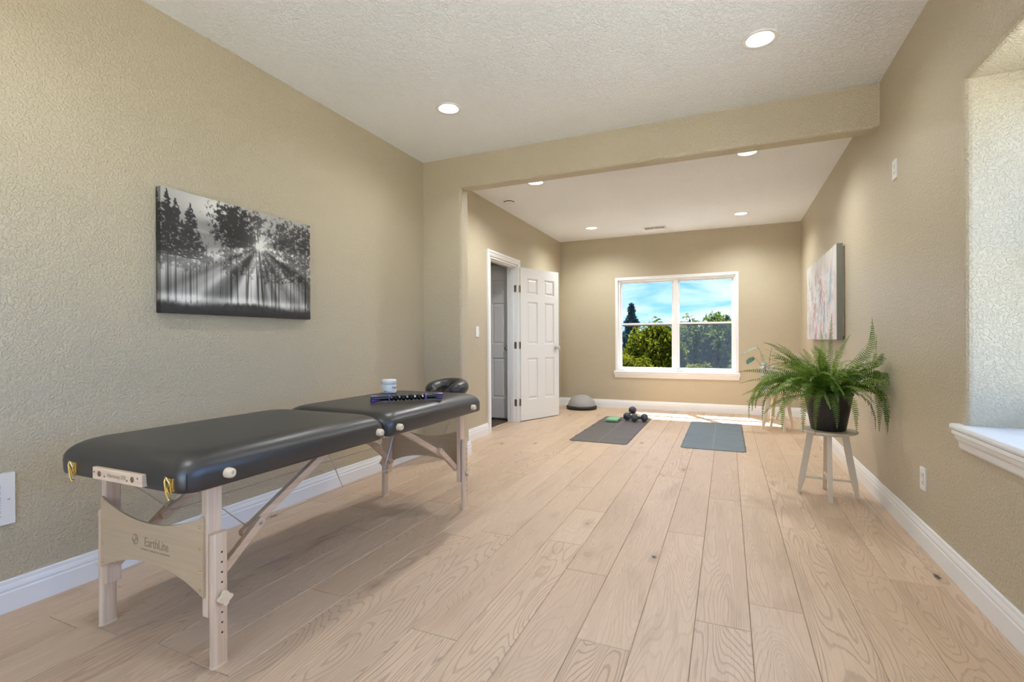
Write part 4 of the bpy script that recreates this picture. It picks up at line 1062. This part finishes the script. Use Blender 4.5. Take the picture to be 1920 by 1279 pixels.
# muscle roller stick
A = Vector((-1.838, 2.215)); B = Vector((-1.548, 2.505)); d = (B-A); Lr = d.length
ro_ = empty('massage_roller_stick', ((A.x+B.x)/2, (A.y+B.y)/2, TZ1+0.0215), math.atan2(d.y, d.x)); tag(ro_, 'black and purple beaded massage roller stick on the table top', 'massage stick')
h = Lr/2
MB().tube([(-h, 0, 0), (h, 0, 0)], 0.007, 10).build('shaft', BLACKP, ro_)
for s in (-1, 1):
    grip_ = MB().lathe([(0.0, s*h), (0.0185, s*h), (0.0195, s*(h-0.004)), (0.0185, s*(h-0.02)), (0.0145, s*(h-0.055)), (0.0140, s*(h-0.10))], 20, (0, 0, 0), 'X').build('grip', BLACKP, ro_); grip_['label'] = 'glossy black flared grip'
    for k in range(4):
        a = k*PI/2+0.5
        q = MB(); vs = []
        for i in range(7):
            t = i/6; xx = s*(h-0.002-0.05*t); r_ = (0.0203-0.0035*t-0.002*t*t); wa = 0.42*(1-t)+0.02
            vs += [(xx, r_*math.cos(a-wa), r_*math.sin(a-wa)), (xx, r_*1.03*math.cos(a), r_*1.03*math.sin(a)), (xx, r_*math.cos(a+wa), r_*math.sin(a+wa))]
        q.add(vs, [f for i in range(6) for f in ((i*3, i*3+1, i*3+4, i*3+3), (i*3+1, i*3+2, i*3+5, i*3+4))], True)
        q.build('grip_flash', PURPLE, grip_, fixn=False)['label'] = 'purple grip flash'
    MB().lathe([(0.012, s*(h-0.104)), (0.0195, s*(h-0.103)), (0.0195, s*(h-0.097)), (0.012, s*(h-0.096))], 20, (0, 0, 0), 'X').build('ring', PURPLE, ro_)['label'] = 'purple ring'
nb = 9; bl = (2*(h-0.105))/nb
bead = None
for k in range(nb):
    if bead is None:
        q = MB(); nn = 12; prof = [(0.008, -bl/2), (0.0155, -bl*0.36), (0.0195, 0), (0.0155, bl*0.36), (0.008, bl/2)]
        for i in range(len(prof)-1):
            pass
        vs = []; 
        for (r_, x_) in prof:
            for kk in range(nn):
                a = 2*PI*kk/nn; r3 = r_*(1.0 if kk % 2 == 0 else 0.86); vs.append((x_, r3*math.cos(a), r3*math.sin(a)))
        q.add(vs, [(i*nn+kk, i*nn+(kk+1) % nn, (i+1)*nn+(kk+1) % nn, (i+1)*nn+kk) for i in range(len(prof)-1) for kk in range(nn)])
        bead = q.build('bead', BLACKP, ro_); o = bead
    else:
        o = bead.copy(); COL.objects.link(o); o.parent = ro_
    o.location = (-(h-0.105)+bl*(k+0.5), 0, 0); o.rotation_euler = ((k % 2)*PI/12, 0, 0)

# ------------------------------------------------------------------ yoga mats and what lies on and by them
def yoga_mat(x0, x1, y0, y1, mat, line, label, seed, folds):
    cx, cy = (x0+x1)/2, (y0+y1)/2; w, l = (x1-x0), (y1-y0); g = random.Random(seed)
    o = empty('yoga_mat', (cx, cy, 0)); tag(o, label, 'yoga mat', 'unrolled yoga mats')
    nx, ny, r = 28, 72, 0.035
    def z(x_, y_):
        t = 0.0
        for (fy, amp, sl, sd) in folds: 
            q_ = y_-fy-sl*x_
            t += amp*math.exp(-(q_/0.035)**2)*(1 if sd == 0 else (0.5+0.5*math.tanh(sd*x_*12)))
        return 0.0055+t
    vs = []
    for j in range(ny+1):
        y_ = -l/2+l*j/ny
        dy = max(0, abs(y_)-(l/2-r)); inset = r-math.sqrt(max(0, r*r-dy*dy))
        for i in range(nx+1):
            x_ = (-w/2+inset)+(w-2*inset)*i/nx; vs.append((x_, y_, z(x_, y_)))
    nv = len(vs); q = MB(); W = nx+1
    fs = [(j*W+i, j*W+i+1, (j+1)*W+i+1, (j+1)*W+i) for j in range(ny) for i in range(nx)]
    rim = [i for i in range(W)] + [j*W+nx for j in range(1, ny+1)] + [ny*W+i for i in range(nx-1, -1, -1)] + [j*W for j in range(ny-1, 0, -1)]
    low = [(vs[k][0], vs[k][1], 0.0) for k in rim]
    m_ = len(rim); fs += [(rim[k], nv+k, nv+(k+1) % m_, rim[(k+1) % m_]) for k in range(m_)]
    fs.append(tuple(nv+k for k in range(m_)))
    q.add(vs+low, fs, False); q.sm[:nx*ny] = [True]*(nx*ny)
    q.build('mat_sheet', mat, o)
    q = MB(); vs = []
    for j in range(ny+1):
        y_ = -l/2+0.03+(l-0.06)*j/ny; vs += [(-0.005, y_, z(0, y_)+0.0012), (0.005, y_, z(0, y_)+0.0012)]
    q.add(vs, [(2*j, 2*j+1, 2*j+3, 2*j+2) for j in range(ny)]); q.build('centre_line', line, o, fixn=False)
    return o
m1 = yoga_mat(-1.565, -0.950, 5.085, 6.87, MATBROWN, MATLINE, 'brown-grey yoga mat with a green foam pad and dumbbells on it', 1, [(-.62, .007, .02, 0), (-.25, .005, -.03, 0), (.12, .006, .03, 0), (.45, .006, 0, -1)])
for k in range(9):
    MB().box(0.04+k*0.022, 0.055+k*0.022, -0.095, -0.080, 0.0058, 0.0064).build('stamped_mark', BLACKR, m1)
yoga_mat(-0.435, 0.162, 5.165, 6.86, MATBLUE, MATLINE2, 'blue-grey yoga mat catching the sun at its far edge', 2, [(-.60, .010, .03, 1), (-.52, .009, -.05, -1), (-.25, .007, .0, 1), (-.15, .010, -.04, -1), (.2, .006, .03, 0), (.5, .005, .0, 1)])
pad_ = empty('foam_pad', (-1.385, 6.50, 0.0125), 0.0); tag(pad_, 'small flat mint green foam pad on the brown yoga mat', 'foam pad')
MB().box(-0.075, 0.075, -0.12, 0.12, 0, 0.030, 0.004).build('pad_body', GREEN, pad_)
MB().box(-0.0752, 0.0752, -0.1202, 0.1202, 0.003, 0.008).build('pad_base', simple('dark_green_foam', (0.06, 0.14, 0.08), 0.7), pad_)
def dumbbell(loc, rz, tilt, label):
    o = empty('dumbbell', loc); o.rotation_euler = (0, tilt, rz); tag(o, label, 'dumbbell', 'pair of neoprene dumbbells')
    for s in (-1, 1):
        prof = [(0.0, s*0.102), (0.038, s*0.102), (0.047, s*0.092), (0.052, s*0.070), (0.050, s*0.046), (0.036, s*0.032), (0.016, s*0.028)]
        MB().lathe(prof, 6 if False else 8, (0, 0, 0), 'X', smooth=False).build('weight_head', NEOP, o)
    MB().lathe([(0.015, -0.036), (0.0175, 0), (0.015, 0.036)], 14, (0, 0, 0), 'X').build('handle', BLACKR, o)
    return o
dumbbell((-1.195, 6.640, 0.098), math.radians(62), -math.radians(32), 'slate dumbbell propped up at an angle, nearer the green foam pad')
dumbbell((-1.055, 6.545, 0.0605), math.radians(28), 0.0, 'slate dumbbell lying flat, nearer the mat edge')
bo = empty('balance_dome', (-2.10, 7.51, 0)); tag(bo, 'grey half-ball balance trainer on a black base in the back corner', 'balance trainer')
MB().lathe([(0.0, 0.0), (0.205, 0.0), (0.232, 0.010), (0.240, 0.028), (0.236, 0.046), (0.222, 0.055), (0.19, 0.055)], 48).build('base', BLACKR, bo)
MB().lathe([(0.214, 0.050), (0.211, 0.075), (0.196, 0.118), (0.170, 0.156), (0.130, 0.190), (0.085, 0.210), (0.04, 0.219), (0.0, 0.221)], 48).build('dome', GREY, bo)

# ------------------------------------------------------------------ stools, fern, vase
def stool(loc, rz, label):
    o = empty('plant_stool', loc, rz); tag(o, label, 'stool', 'round white plant stools')
    MB().lathe([(0.0, 0.438), (0.168, 0.438), (0.175, 0.443), (0.177, 0.450), (0.174, 0.456), (0.160, 0.456), (0.157, 0.4545), (0.0, 0.4545)], 56).build('seat', STOOLW, o)
    for k in range(4):
        a = k*PI/2; q = MB()
        # splayed flat leg, outline in local radial/height, thickness tangential
        topc, botc = 0.098, 0.170
        out = [(topc-0.020, 0.438), (topc+0.022, 0.438), (botc+0.004, 0.10), (botc+0.010, 0.0), (botc-0.006, 0.0), (botc-0.036, 0.10)]
        q.prism(out, -0.0125, 0.0125, 'XZ').xf(Matrix.Rotation(a, 4, 'Z')); q.build('leg', STOOLW, o)
    for a, z in ((0, 0.408), (PI/2, 0.408)):
        MB().box(-0.085, 0.085, -0.011, 0.011, z, 0.437, 0.001).xf(Matrix.Rotation(a, 4, 'Z')).build('apron_rail', STOOLW, o)
    for a, z in ((0, 0.108), (PI/2, 0.120)):
        MB().box(-0.146, 0.146, -0.010, 0.010, z, z+0.0125, 0.002).xf(Matrix.Rotation(a, 4, 'Z')).build('stretcher', STOOLW, o)
    return o
SXY = (0.628, 3.972)
stool((SXY[0], SXY[1], 0), math.radians(-3), 'round white wooden stool under the fern pot')
stool((0.545, 6.66, 0), math.radians(20), 'round white stool behind the fern, holding the glass vase')

P = empty('potted_fern', (SXY[0]+0.005, SXY[1], 0.4565)); tag(P, 'lush green sword fern in a dark pot on the stool', 'fern')
MB().lathe([(0.0, 0.0), (0.098, 0.0), (0.104, 0.006), (0.128, 0.14), (0.143, 0.235), (0.148, 0.238), (0.148, 0.256), (0.140, 0.258), (0.134, 0.235), (0.130, 0.215)], 44, caps=False).build('pot', POT, P)
MB().lathe([(0.134, 0.222), (0.09, 0.228), (0.0, 0.232)], 30).build('soil', SOIL, P)
def frond(az, el0, L, droop, wmax, seed, base_r=0.03, curl=0.0):
    g = random.Random(seed); n = 34; ds = L/n
    p = Vector((base_r*math.cos(az), base_r*math.sin(az), 0.225)); el = el0; a = az
    pts = [p.copy()]; 
    wallx = XR-0.035-(SXY[0]+0.005)
    for i in range(n):
        t = (i+1)/n
        el = el0-droop*t**1.25
        el = max(el, -PI/2*0.97)
        a += curl*ds
        dv = Vector((math.cos(el)*math.cos(a), math.cos(el)*math.sin(a), math.sin(el)))
        if p.x > wallx-0.05 and dv.x > 0:
            k = max(0, (wallx-p.x)/0.05); dv.x *= k; dv.normalize()
        q = p+dv*ds
        # stay outside pot and stool
        rr_ = math.hypot(q.x, q.y)
        if q.z < 0.262 and rr_ < 0.158 and i > 4:
            s_ = 0.160/max(rr_, 1e-4); q.x *= s_; q.y *= s_
        if q.z < 0.01 and math.hypot(q.x, q.y) < 0.19:
            s_ = 0.192/max(math.hypot(q.x, q.y), 1e-4); q.x *= s_; q.y *= s_
        p = q; pts.append(p.copy())
    mb = MB()
    # rachis as a three-sided tube
    mb.tube(pts[::2] if len(pts[::2])*2-1 == len(pts) else pts, [0.0019*(1-0.75*i/(len(pts[::2])-1)) for i in range(len(pts[::2]))], 3, caps=False)
    m = max(16, int(L/0.0128)); roll_ = g.uniform(-1.15, 1.15)
    for j in range(2, m):
        t = j/m; f = t*n; i = min(int(f), n-1); c = pts[i].lerp(pts[i+1], f-i)
        tg = (pts[i+1]-pts[i]).normalized()
        side = tg.cross(Vector((0, 0, 1)))
        if side.length < 0.15: side = Vector((-math.sin(a), math.cos(a), 0))
        side.normalize(); nr = side.cross(tg).normalized()
        rl = roll_*min(1, 0.3+t); side, nr = side*math.cos(rl)+nr*math.sin(rl), nr*math.cos(rl)-side*math.sin(rl)
        w = 1.15*wmax*(min(1, 0.35+t*2.6))*(1-max(0, (t-0.45)/0.55)**1.5*0.93)
        for sg in (-1, 1):
            w_ = w*g.uniform(0.85, 1.1)
            dirv = (side*sg+tg*0.28-nr*g.uniform(0.02, 0.30)).normalized()
            hw = L/m*0.27+0.0004
            tip = c+dirv*w_+tg*0.002
            b0 = c-tg*hw*0.7; b1 = c+tg*hw*0.9
            m0 = c+dirv*w_*0.55-tg*hw*0.85+nr*0.0012; m1 = c+dirv*w_*0.55+tg*hw*0.85+nr*0.0012
            mb.add([b0, b1, m1, tip, m0], [(0, 4, 2, 1), (4, 3, 2)])
    lim = XR-0.006-(SXY[0]+0.005); mb.v = [(min(a_, lim), b_, c_) for a_, b_, c_ in mb.v]
    o = mb.build('frond', FERN, P, fixn=False)
    return o
g = random.Random(21)
k = 0
# hand-set fronds: azimuth, elevation, length, droop, leaflet length (angles in degrees); the camera looks along +y, slightly left
spec = [(-25, 62, .50, 62, .034), (5, 72, .60, 50, .036), (20, 55, .52, 60, .036), (75, 84, .62, 25, .036), (95, 80, .52, 35, .034), (120, 65, .46, 60, .034), (140, 62, .52, 70, .034),
        (175, 42, .55, 55, .036), (190, 36, .56, 62, .036), (205, 28, .52, 70, .038), (165, 24, .50, 60, .036), (215, 45, .50, 100, .036), (200, 55, .60, 150, .034), (185, 50, .66, 165, .034), (220, 48, .64, 168, .034), (235, 42, .58, 160, .034), (250, 40, .55, 165, .034),
        (195, 62, .70, 170, .032), (178, 58, .68, 168, .032), (228, 60, .66, 170, .032), (210, 52, .62, 166, .034), (265, 35, .42, 150, .030), (282, 38, .44, 158, .030), (300, 40, .48, 150, .034), (318, 45, .56, 148, .036), (332, 42, .58, 140, .036), (345, 38, .50, 120, .034),
        (310, 50, .62, 160, .034), (325, 60, .52, 95, .036), (340, 65, .50, 75, .036), (270, 62, .36, 110, .034), (240, 66, .40, 100, .034), (290, 68, .36, 95, .034), (-8, 48, .44, 70, .034), (35, 65, .50, 75, .034), (60, 58, .46, 80, .034), (100, 50, .46, 90, .034), (130, 45, .46, 100, .034), (155, 48, .50, 110, .034),
        (192, 20, .46, 60, .036), (208, 12, .44, 60, .036), (225, 22, .46, 90, .036), (170, 70, .44, 60, .034), (255, 78, .36, 70, .034), (85, 70, .52, 60, .034), (160, 76, .46, 45, .032), (10, 80, .50, 45, .034)]
for (az, el, L, dr, w) in spec:
    k += 1; frond(math.radians(az), math.radians(el), L, math.radians(dr), w, 100+k, g.uniform(0.02, 0.07), g.uniform(-0.6, 0.6))
for i in range(80):
    az = g.uniform(150, 345) if i % 3 else g.uniform(-10, 360)
    el = g.uniform(42, 86); L = g.uniform(0.30, 0.56); dr = g.uniform(40, 125)
    k += 1; frond(math.radians(az), math.radians(el), L, math.radians(dr), g.uniform(0.028, 0.036), 100+k, g.uniform(0.02, 0.09), g.uniform(-1, 1))
# a few broad young leaves
def broad(c, dirv, L, W, mat, name, parent):
    c = Vector(c); d = Vector(dirv).normalized(); s = d.cross(Vector((0, 0, 1))).normalized(); nr = s.cross(d)
    mb = MB(); vs = []; n = 9
    for i in range(n+1):
        t = i/n; w_ = W*math.sin(PI*min(1, t*0.97+0.03))**0.8*(1-0.35*t); ce = c+d*L*t-Vector((0, 0, 0.25*L*t*t))
        wob = 0.003*math.sin(i*2.3)
        vs += [ce-s*w_-nr*(0.006-wob), ce+nr*0.004, ce+s*w_-nr*(0.006+wob)]
    mb.add(vs, [f for i in range(n) for f in ((3*i, 3*i+1, 3*i+4, 3*i+3), (3*i+1, 3*i+2, 3*i+5, 3*i+4))], True)
    return mb.build(name, mat, parent, fixn=False)
for (az, z, r_, el, L, W) in ((245, .42, .17, 10, .11, .018), (278, .44, .20, -30, .11, .020), (268, .40, .19, -50, .12, .016), (318, .40, .20, 5, .13, .022), (300, .47, .15, 5, .12, .018), (255, .30, .2, -60, .1, .016)):
    a = math.radians(az); e_ = math.radians(el)
    broad((r_*math.cos(a), r_*math.sin(a), z-0.02), (math.cos(a+0.9)*math.cos(e_), math.sin(a+0.9)*math.cos(e_), math.sin(e_)), L, W, BROADLEAF, 'young_leaf', P)

V = empty('glass_vase', (0.43, 6.60, 0.4565)); tag(V, 'clear glass vase with variegated leaf cuttings, behind the fern', 'vase')
MB().lathe([(0.0, 0.0), (0.055, 0.0), (0.058, 0.006), (0.040, 0.030), (0.046, 0.09), (0.066, 0.19), (0.082, 0.30), (0.079, 0.30), (0.062, 0.19), (0.042, 0.09), (0.034, 0.036), (0.0, 0.034)], 36).build('glass', VASEG, V)
for (tip, ang, L, W) in (((-0.10, -0.02, 0.53), 200, .19, .065), ((-0.15, -0.03, 0.41), 250, .14, .055), ((-0.05, -0.05, 0.44), 30, .10, .04), ((-0.04, -0.06, 0.36), 280, .09, .035), ((0.06, 0.02, 0.52), 20, .12, .045)):
    st_ = MB().tube([(0, 0, 0.05), (tip[0]*0.3, tip[1]*0.3, 0.28), (tip[0]*0.7, tip[1]*0.7, tip[2]*0.9), tip], 0.0022, 6).build('stem', SPROUT, V)
    a = math.radians(ang); broad(tip, (math.cos(a), math.sin(a)*0.6, -0.25), L, W, VARIEG, 'leaf', st_)

# ------------------------------------------------------------------ garden outside
GZ = -2.9
tag(MB().add([(-90, -60, GZ), (90, -60, GZ), (90, 140, GZ), (-90, 140, GZ)], [(0, 1, 2, 3)]).build('ground', GRASS, fixn=False), kind='structure')
tag(MB().add([(1.6, -40, GZ+0.02), (60, -40, GZ+0.02), (60, 60, GZ+0.02), (1.6, 60, GZ+0.02)], [(0, 1, 2, 3)]).build('dim_ground_patch', DIMGROUND, fixn=False), kind='structure')  # unseen patch added to cut ground bounce through the right window
def shrub(name, label, cat, loc, blobs, n, size, mat, seed, group=None, conif=False):
    r = np.random.RandomState(seed)
    o = empty(name, (loc[0], loc[1], GZ)); tag(o, label, cat, group)
    vs = []; fs = []
    n = int(n*3.0); size *= 0.9
    tot = sum(b[3]*b[4]*b[5] for b in blobs)
    for (bx_, by_, bz_, rx, ry, rz) in blobs:
        m_ = int(n*rx*ry*rz/tot)+60
        d = r.normal(size=(m_, 3)); d /= np.linalg.norm(d, axis=1)[:, None]
        rad = (0.45+0.58*r.rand(m_)**0.7)*(1+0.14*np.sin(d[:, 0]*7+seed)*np.cos(d[:, 2]*6+d[:, 1]*5))
        c = np.array([bx_, by_, bz_-GZ])+d*rad[:, None]*np.array([rx, ry, rz])
        if conif:
            hh = r.rand(m_)**0.7; a = r.rand(m_)*2*PI; q_ = rx*(hh)*(0.55+0.45*r.rand(m_))*(0.75+0.25*np.sin(hh*60))
            c = np.stack([bx_+q_*np.cos(a), by_+q_*np.sin(a), bz_-GZ+rz-2*rz*hh], 1)
        nn = d+r.normal(size=(m_, 3))*0.7; nn /= np.linalg.norm(nn, axis=1)[:, None]
        t = np.cross(nn, r.normal(size=(m_, 3))); t /= np.linalg.norm(t, axis=1)[:, None]; b = np.cross(nn, t)
        s_ = size*(0.6+0.8*r.rand(m_))[:, None]
        q = np.stack([c-t*s_, c+b*s_*0.42-t*s_*0.1, c+t*s_, c-b*s_*0.42-t*s_*0.1], 1).reshape(-1, 3)
        base = len(vs); vs += q.tolist(); fs += [(base+4*i, base+4*i+1, base+4*i+2, base+4*i+3) for i in range(m_)]
    me = bpy.data.meshes.new('foliage'); me.from_pydata(vs, [], fs); me.materials.append(mat)
    fo = bpy.data.objects.new('foliage', me); COL.objects.link(fo); fo.parent = o; fo['kind'] = 'stuff'
    b0 = max(blobs, key=lambda b: b[3]*b[5])
    q = MB()
    q.tube([(0, 0, 0), (b0[0]*0.5, b0[1]*0.5, (b0[2]-GZ)*0.6), (b0[0], b0[1], b0[2]-GZ)], [0.09, 0.07, 0.03], 8)
    for b_ in blobs[1:4]: q.tube([(0, 0, 0.6), (b_[0], b_[1], b_[2]-GZ)], [0.05, 0.02], 6)
    q.build('trunk', BARK, o)
    return o
shrub('garden_shrub', 'big sunlit yellow-green shrub in the left window pane', 'shrub', (-1.85, 13.6), [(0, 0, -0.3, 1.0, 0.8, 1.72), (-0.55, -0.2, -0.7, .65, .6, 1.3), (0.5, -0.2, -0.4, .55, .6, 1.5), (0.05, 0.1, 0.62, .75, .6, .85)], 9000, 0.075, YGREEN, 1, 'shrubs outside the window')
shrub('garden_shrub', 'dark green shrub behind the haze sheet in the right window pane', 'shrub', (-0.35, 17.4), [(0, 0, -0.1, 1.4, 1.2, 1.85), (-0.8, -0.2, 0.1, 1.0, 1.0, 1.6), (0.6, -.2, -0.6, 1.1, 1.0, 1.6)], 11000, 0.085, DGREEN, 2, 'shrubs outside the window')
shrub('garden_shrub', 'green shrub at the right edge of the right window pane', 'shrub', (0.75, 13.6), [(0, 0, -0.1, 0.75, 0.8, 1.45), (0.4, -0.1, -0.6, .7, .7, 1.2), (-0.3, -0.2, -0.7, .6, .6, 1.3)], 7000, 0.075, DGREEN, 3, 'shrubs outside the window')
shrub('garden_shrub', 'low yellow shrub at the bottom left of the window', 'shrub', (-2.05, 11.0), [(0, 0, 0.12, .70, .5, .62), (.5, .1, -.02, .4, .45, .5)], 3500, 0.05, YGREEN, 4, 'shrubs outside the window')
shrub('garden_shrub', 'low pale shrub at the bottom of the right window pane', 'shrub', (-0.55, 11.0), [(0, 0, 0.06, .42, .4, .5), (.55, .1, -.02, .30, .35, .45)], 2600, 0.05, YGREEN, 5, 'shrubs outside the window')
shrub('blue_spruce', 'blue-green spruce at the left edge of the window', 'tree', (-3.52, 20.0), [(0, 0, -0.25, 1.9, 1.9, 2.75)], 12000, 0.12, BGREEN, 6, conif=True)
shrub('garden_tree', 'round treetop in the distance, left of the window mullion', 'tree', (-3.1, 26.0), [(0, 0, 0.75, 1.0, 1.0, 1.1), (1.1, .5, .6, .7, .8, 1.1)], 4500, 0.12, DGREEN, 8, 'distant treetops')
shrub('garden_tree', 'distant treetop standing tallest in the right window pane', 'tree', (-0.4, 31.0), [(0, 0, 1.15, 1.1, 1.0, 1.3), (-1.5, .3, .6, 1.0, .9, 1.25), (1.4, 0, .6, 1.1, 1, 1.2)], 6500, 0.13, DGREEN, 9, 'distant treetops')
shrub('garden_tree', 'distant treetop at the right edge of the window', 'tree', (2.0, 25.0), [(0, 0, 0.65, 1.2, 1.2, 1.3)], 3500, 0.12, DGREEN, 10, 'distant treetops')
shrub('garden_shrub', 'green shrub outside to the left of the window view', 'shrub', (-4.6, 14.0), [(0, 0, -0.5, 1.2, 1.0, 1.7)], 5000, 0.08, DGREEN, 11, 'shrubs outside the window')
shrub('garden_shrub', 'yellow-green shrub outside to the right of the window view', 'shrub', (3.6, 14.0), [(0, 0, -0.5, 1.3, 1.0, 1.7)], 5000, 0.08, YGREEN, 12, 'shrubs outside the window')
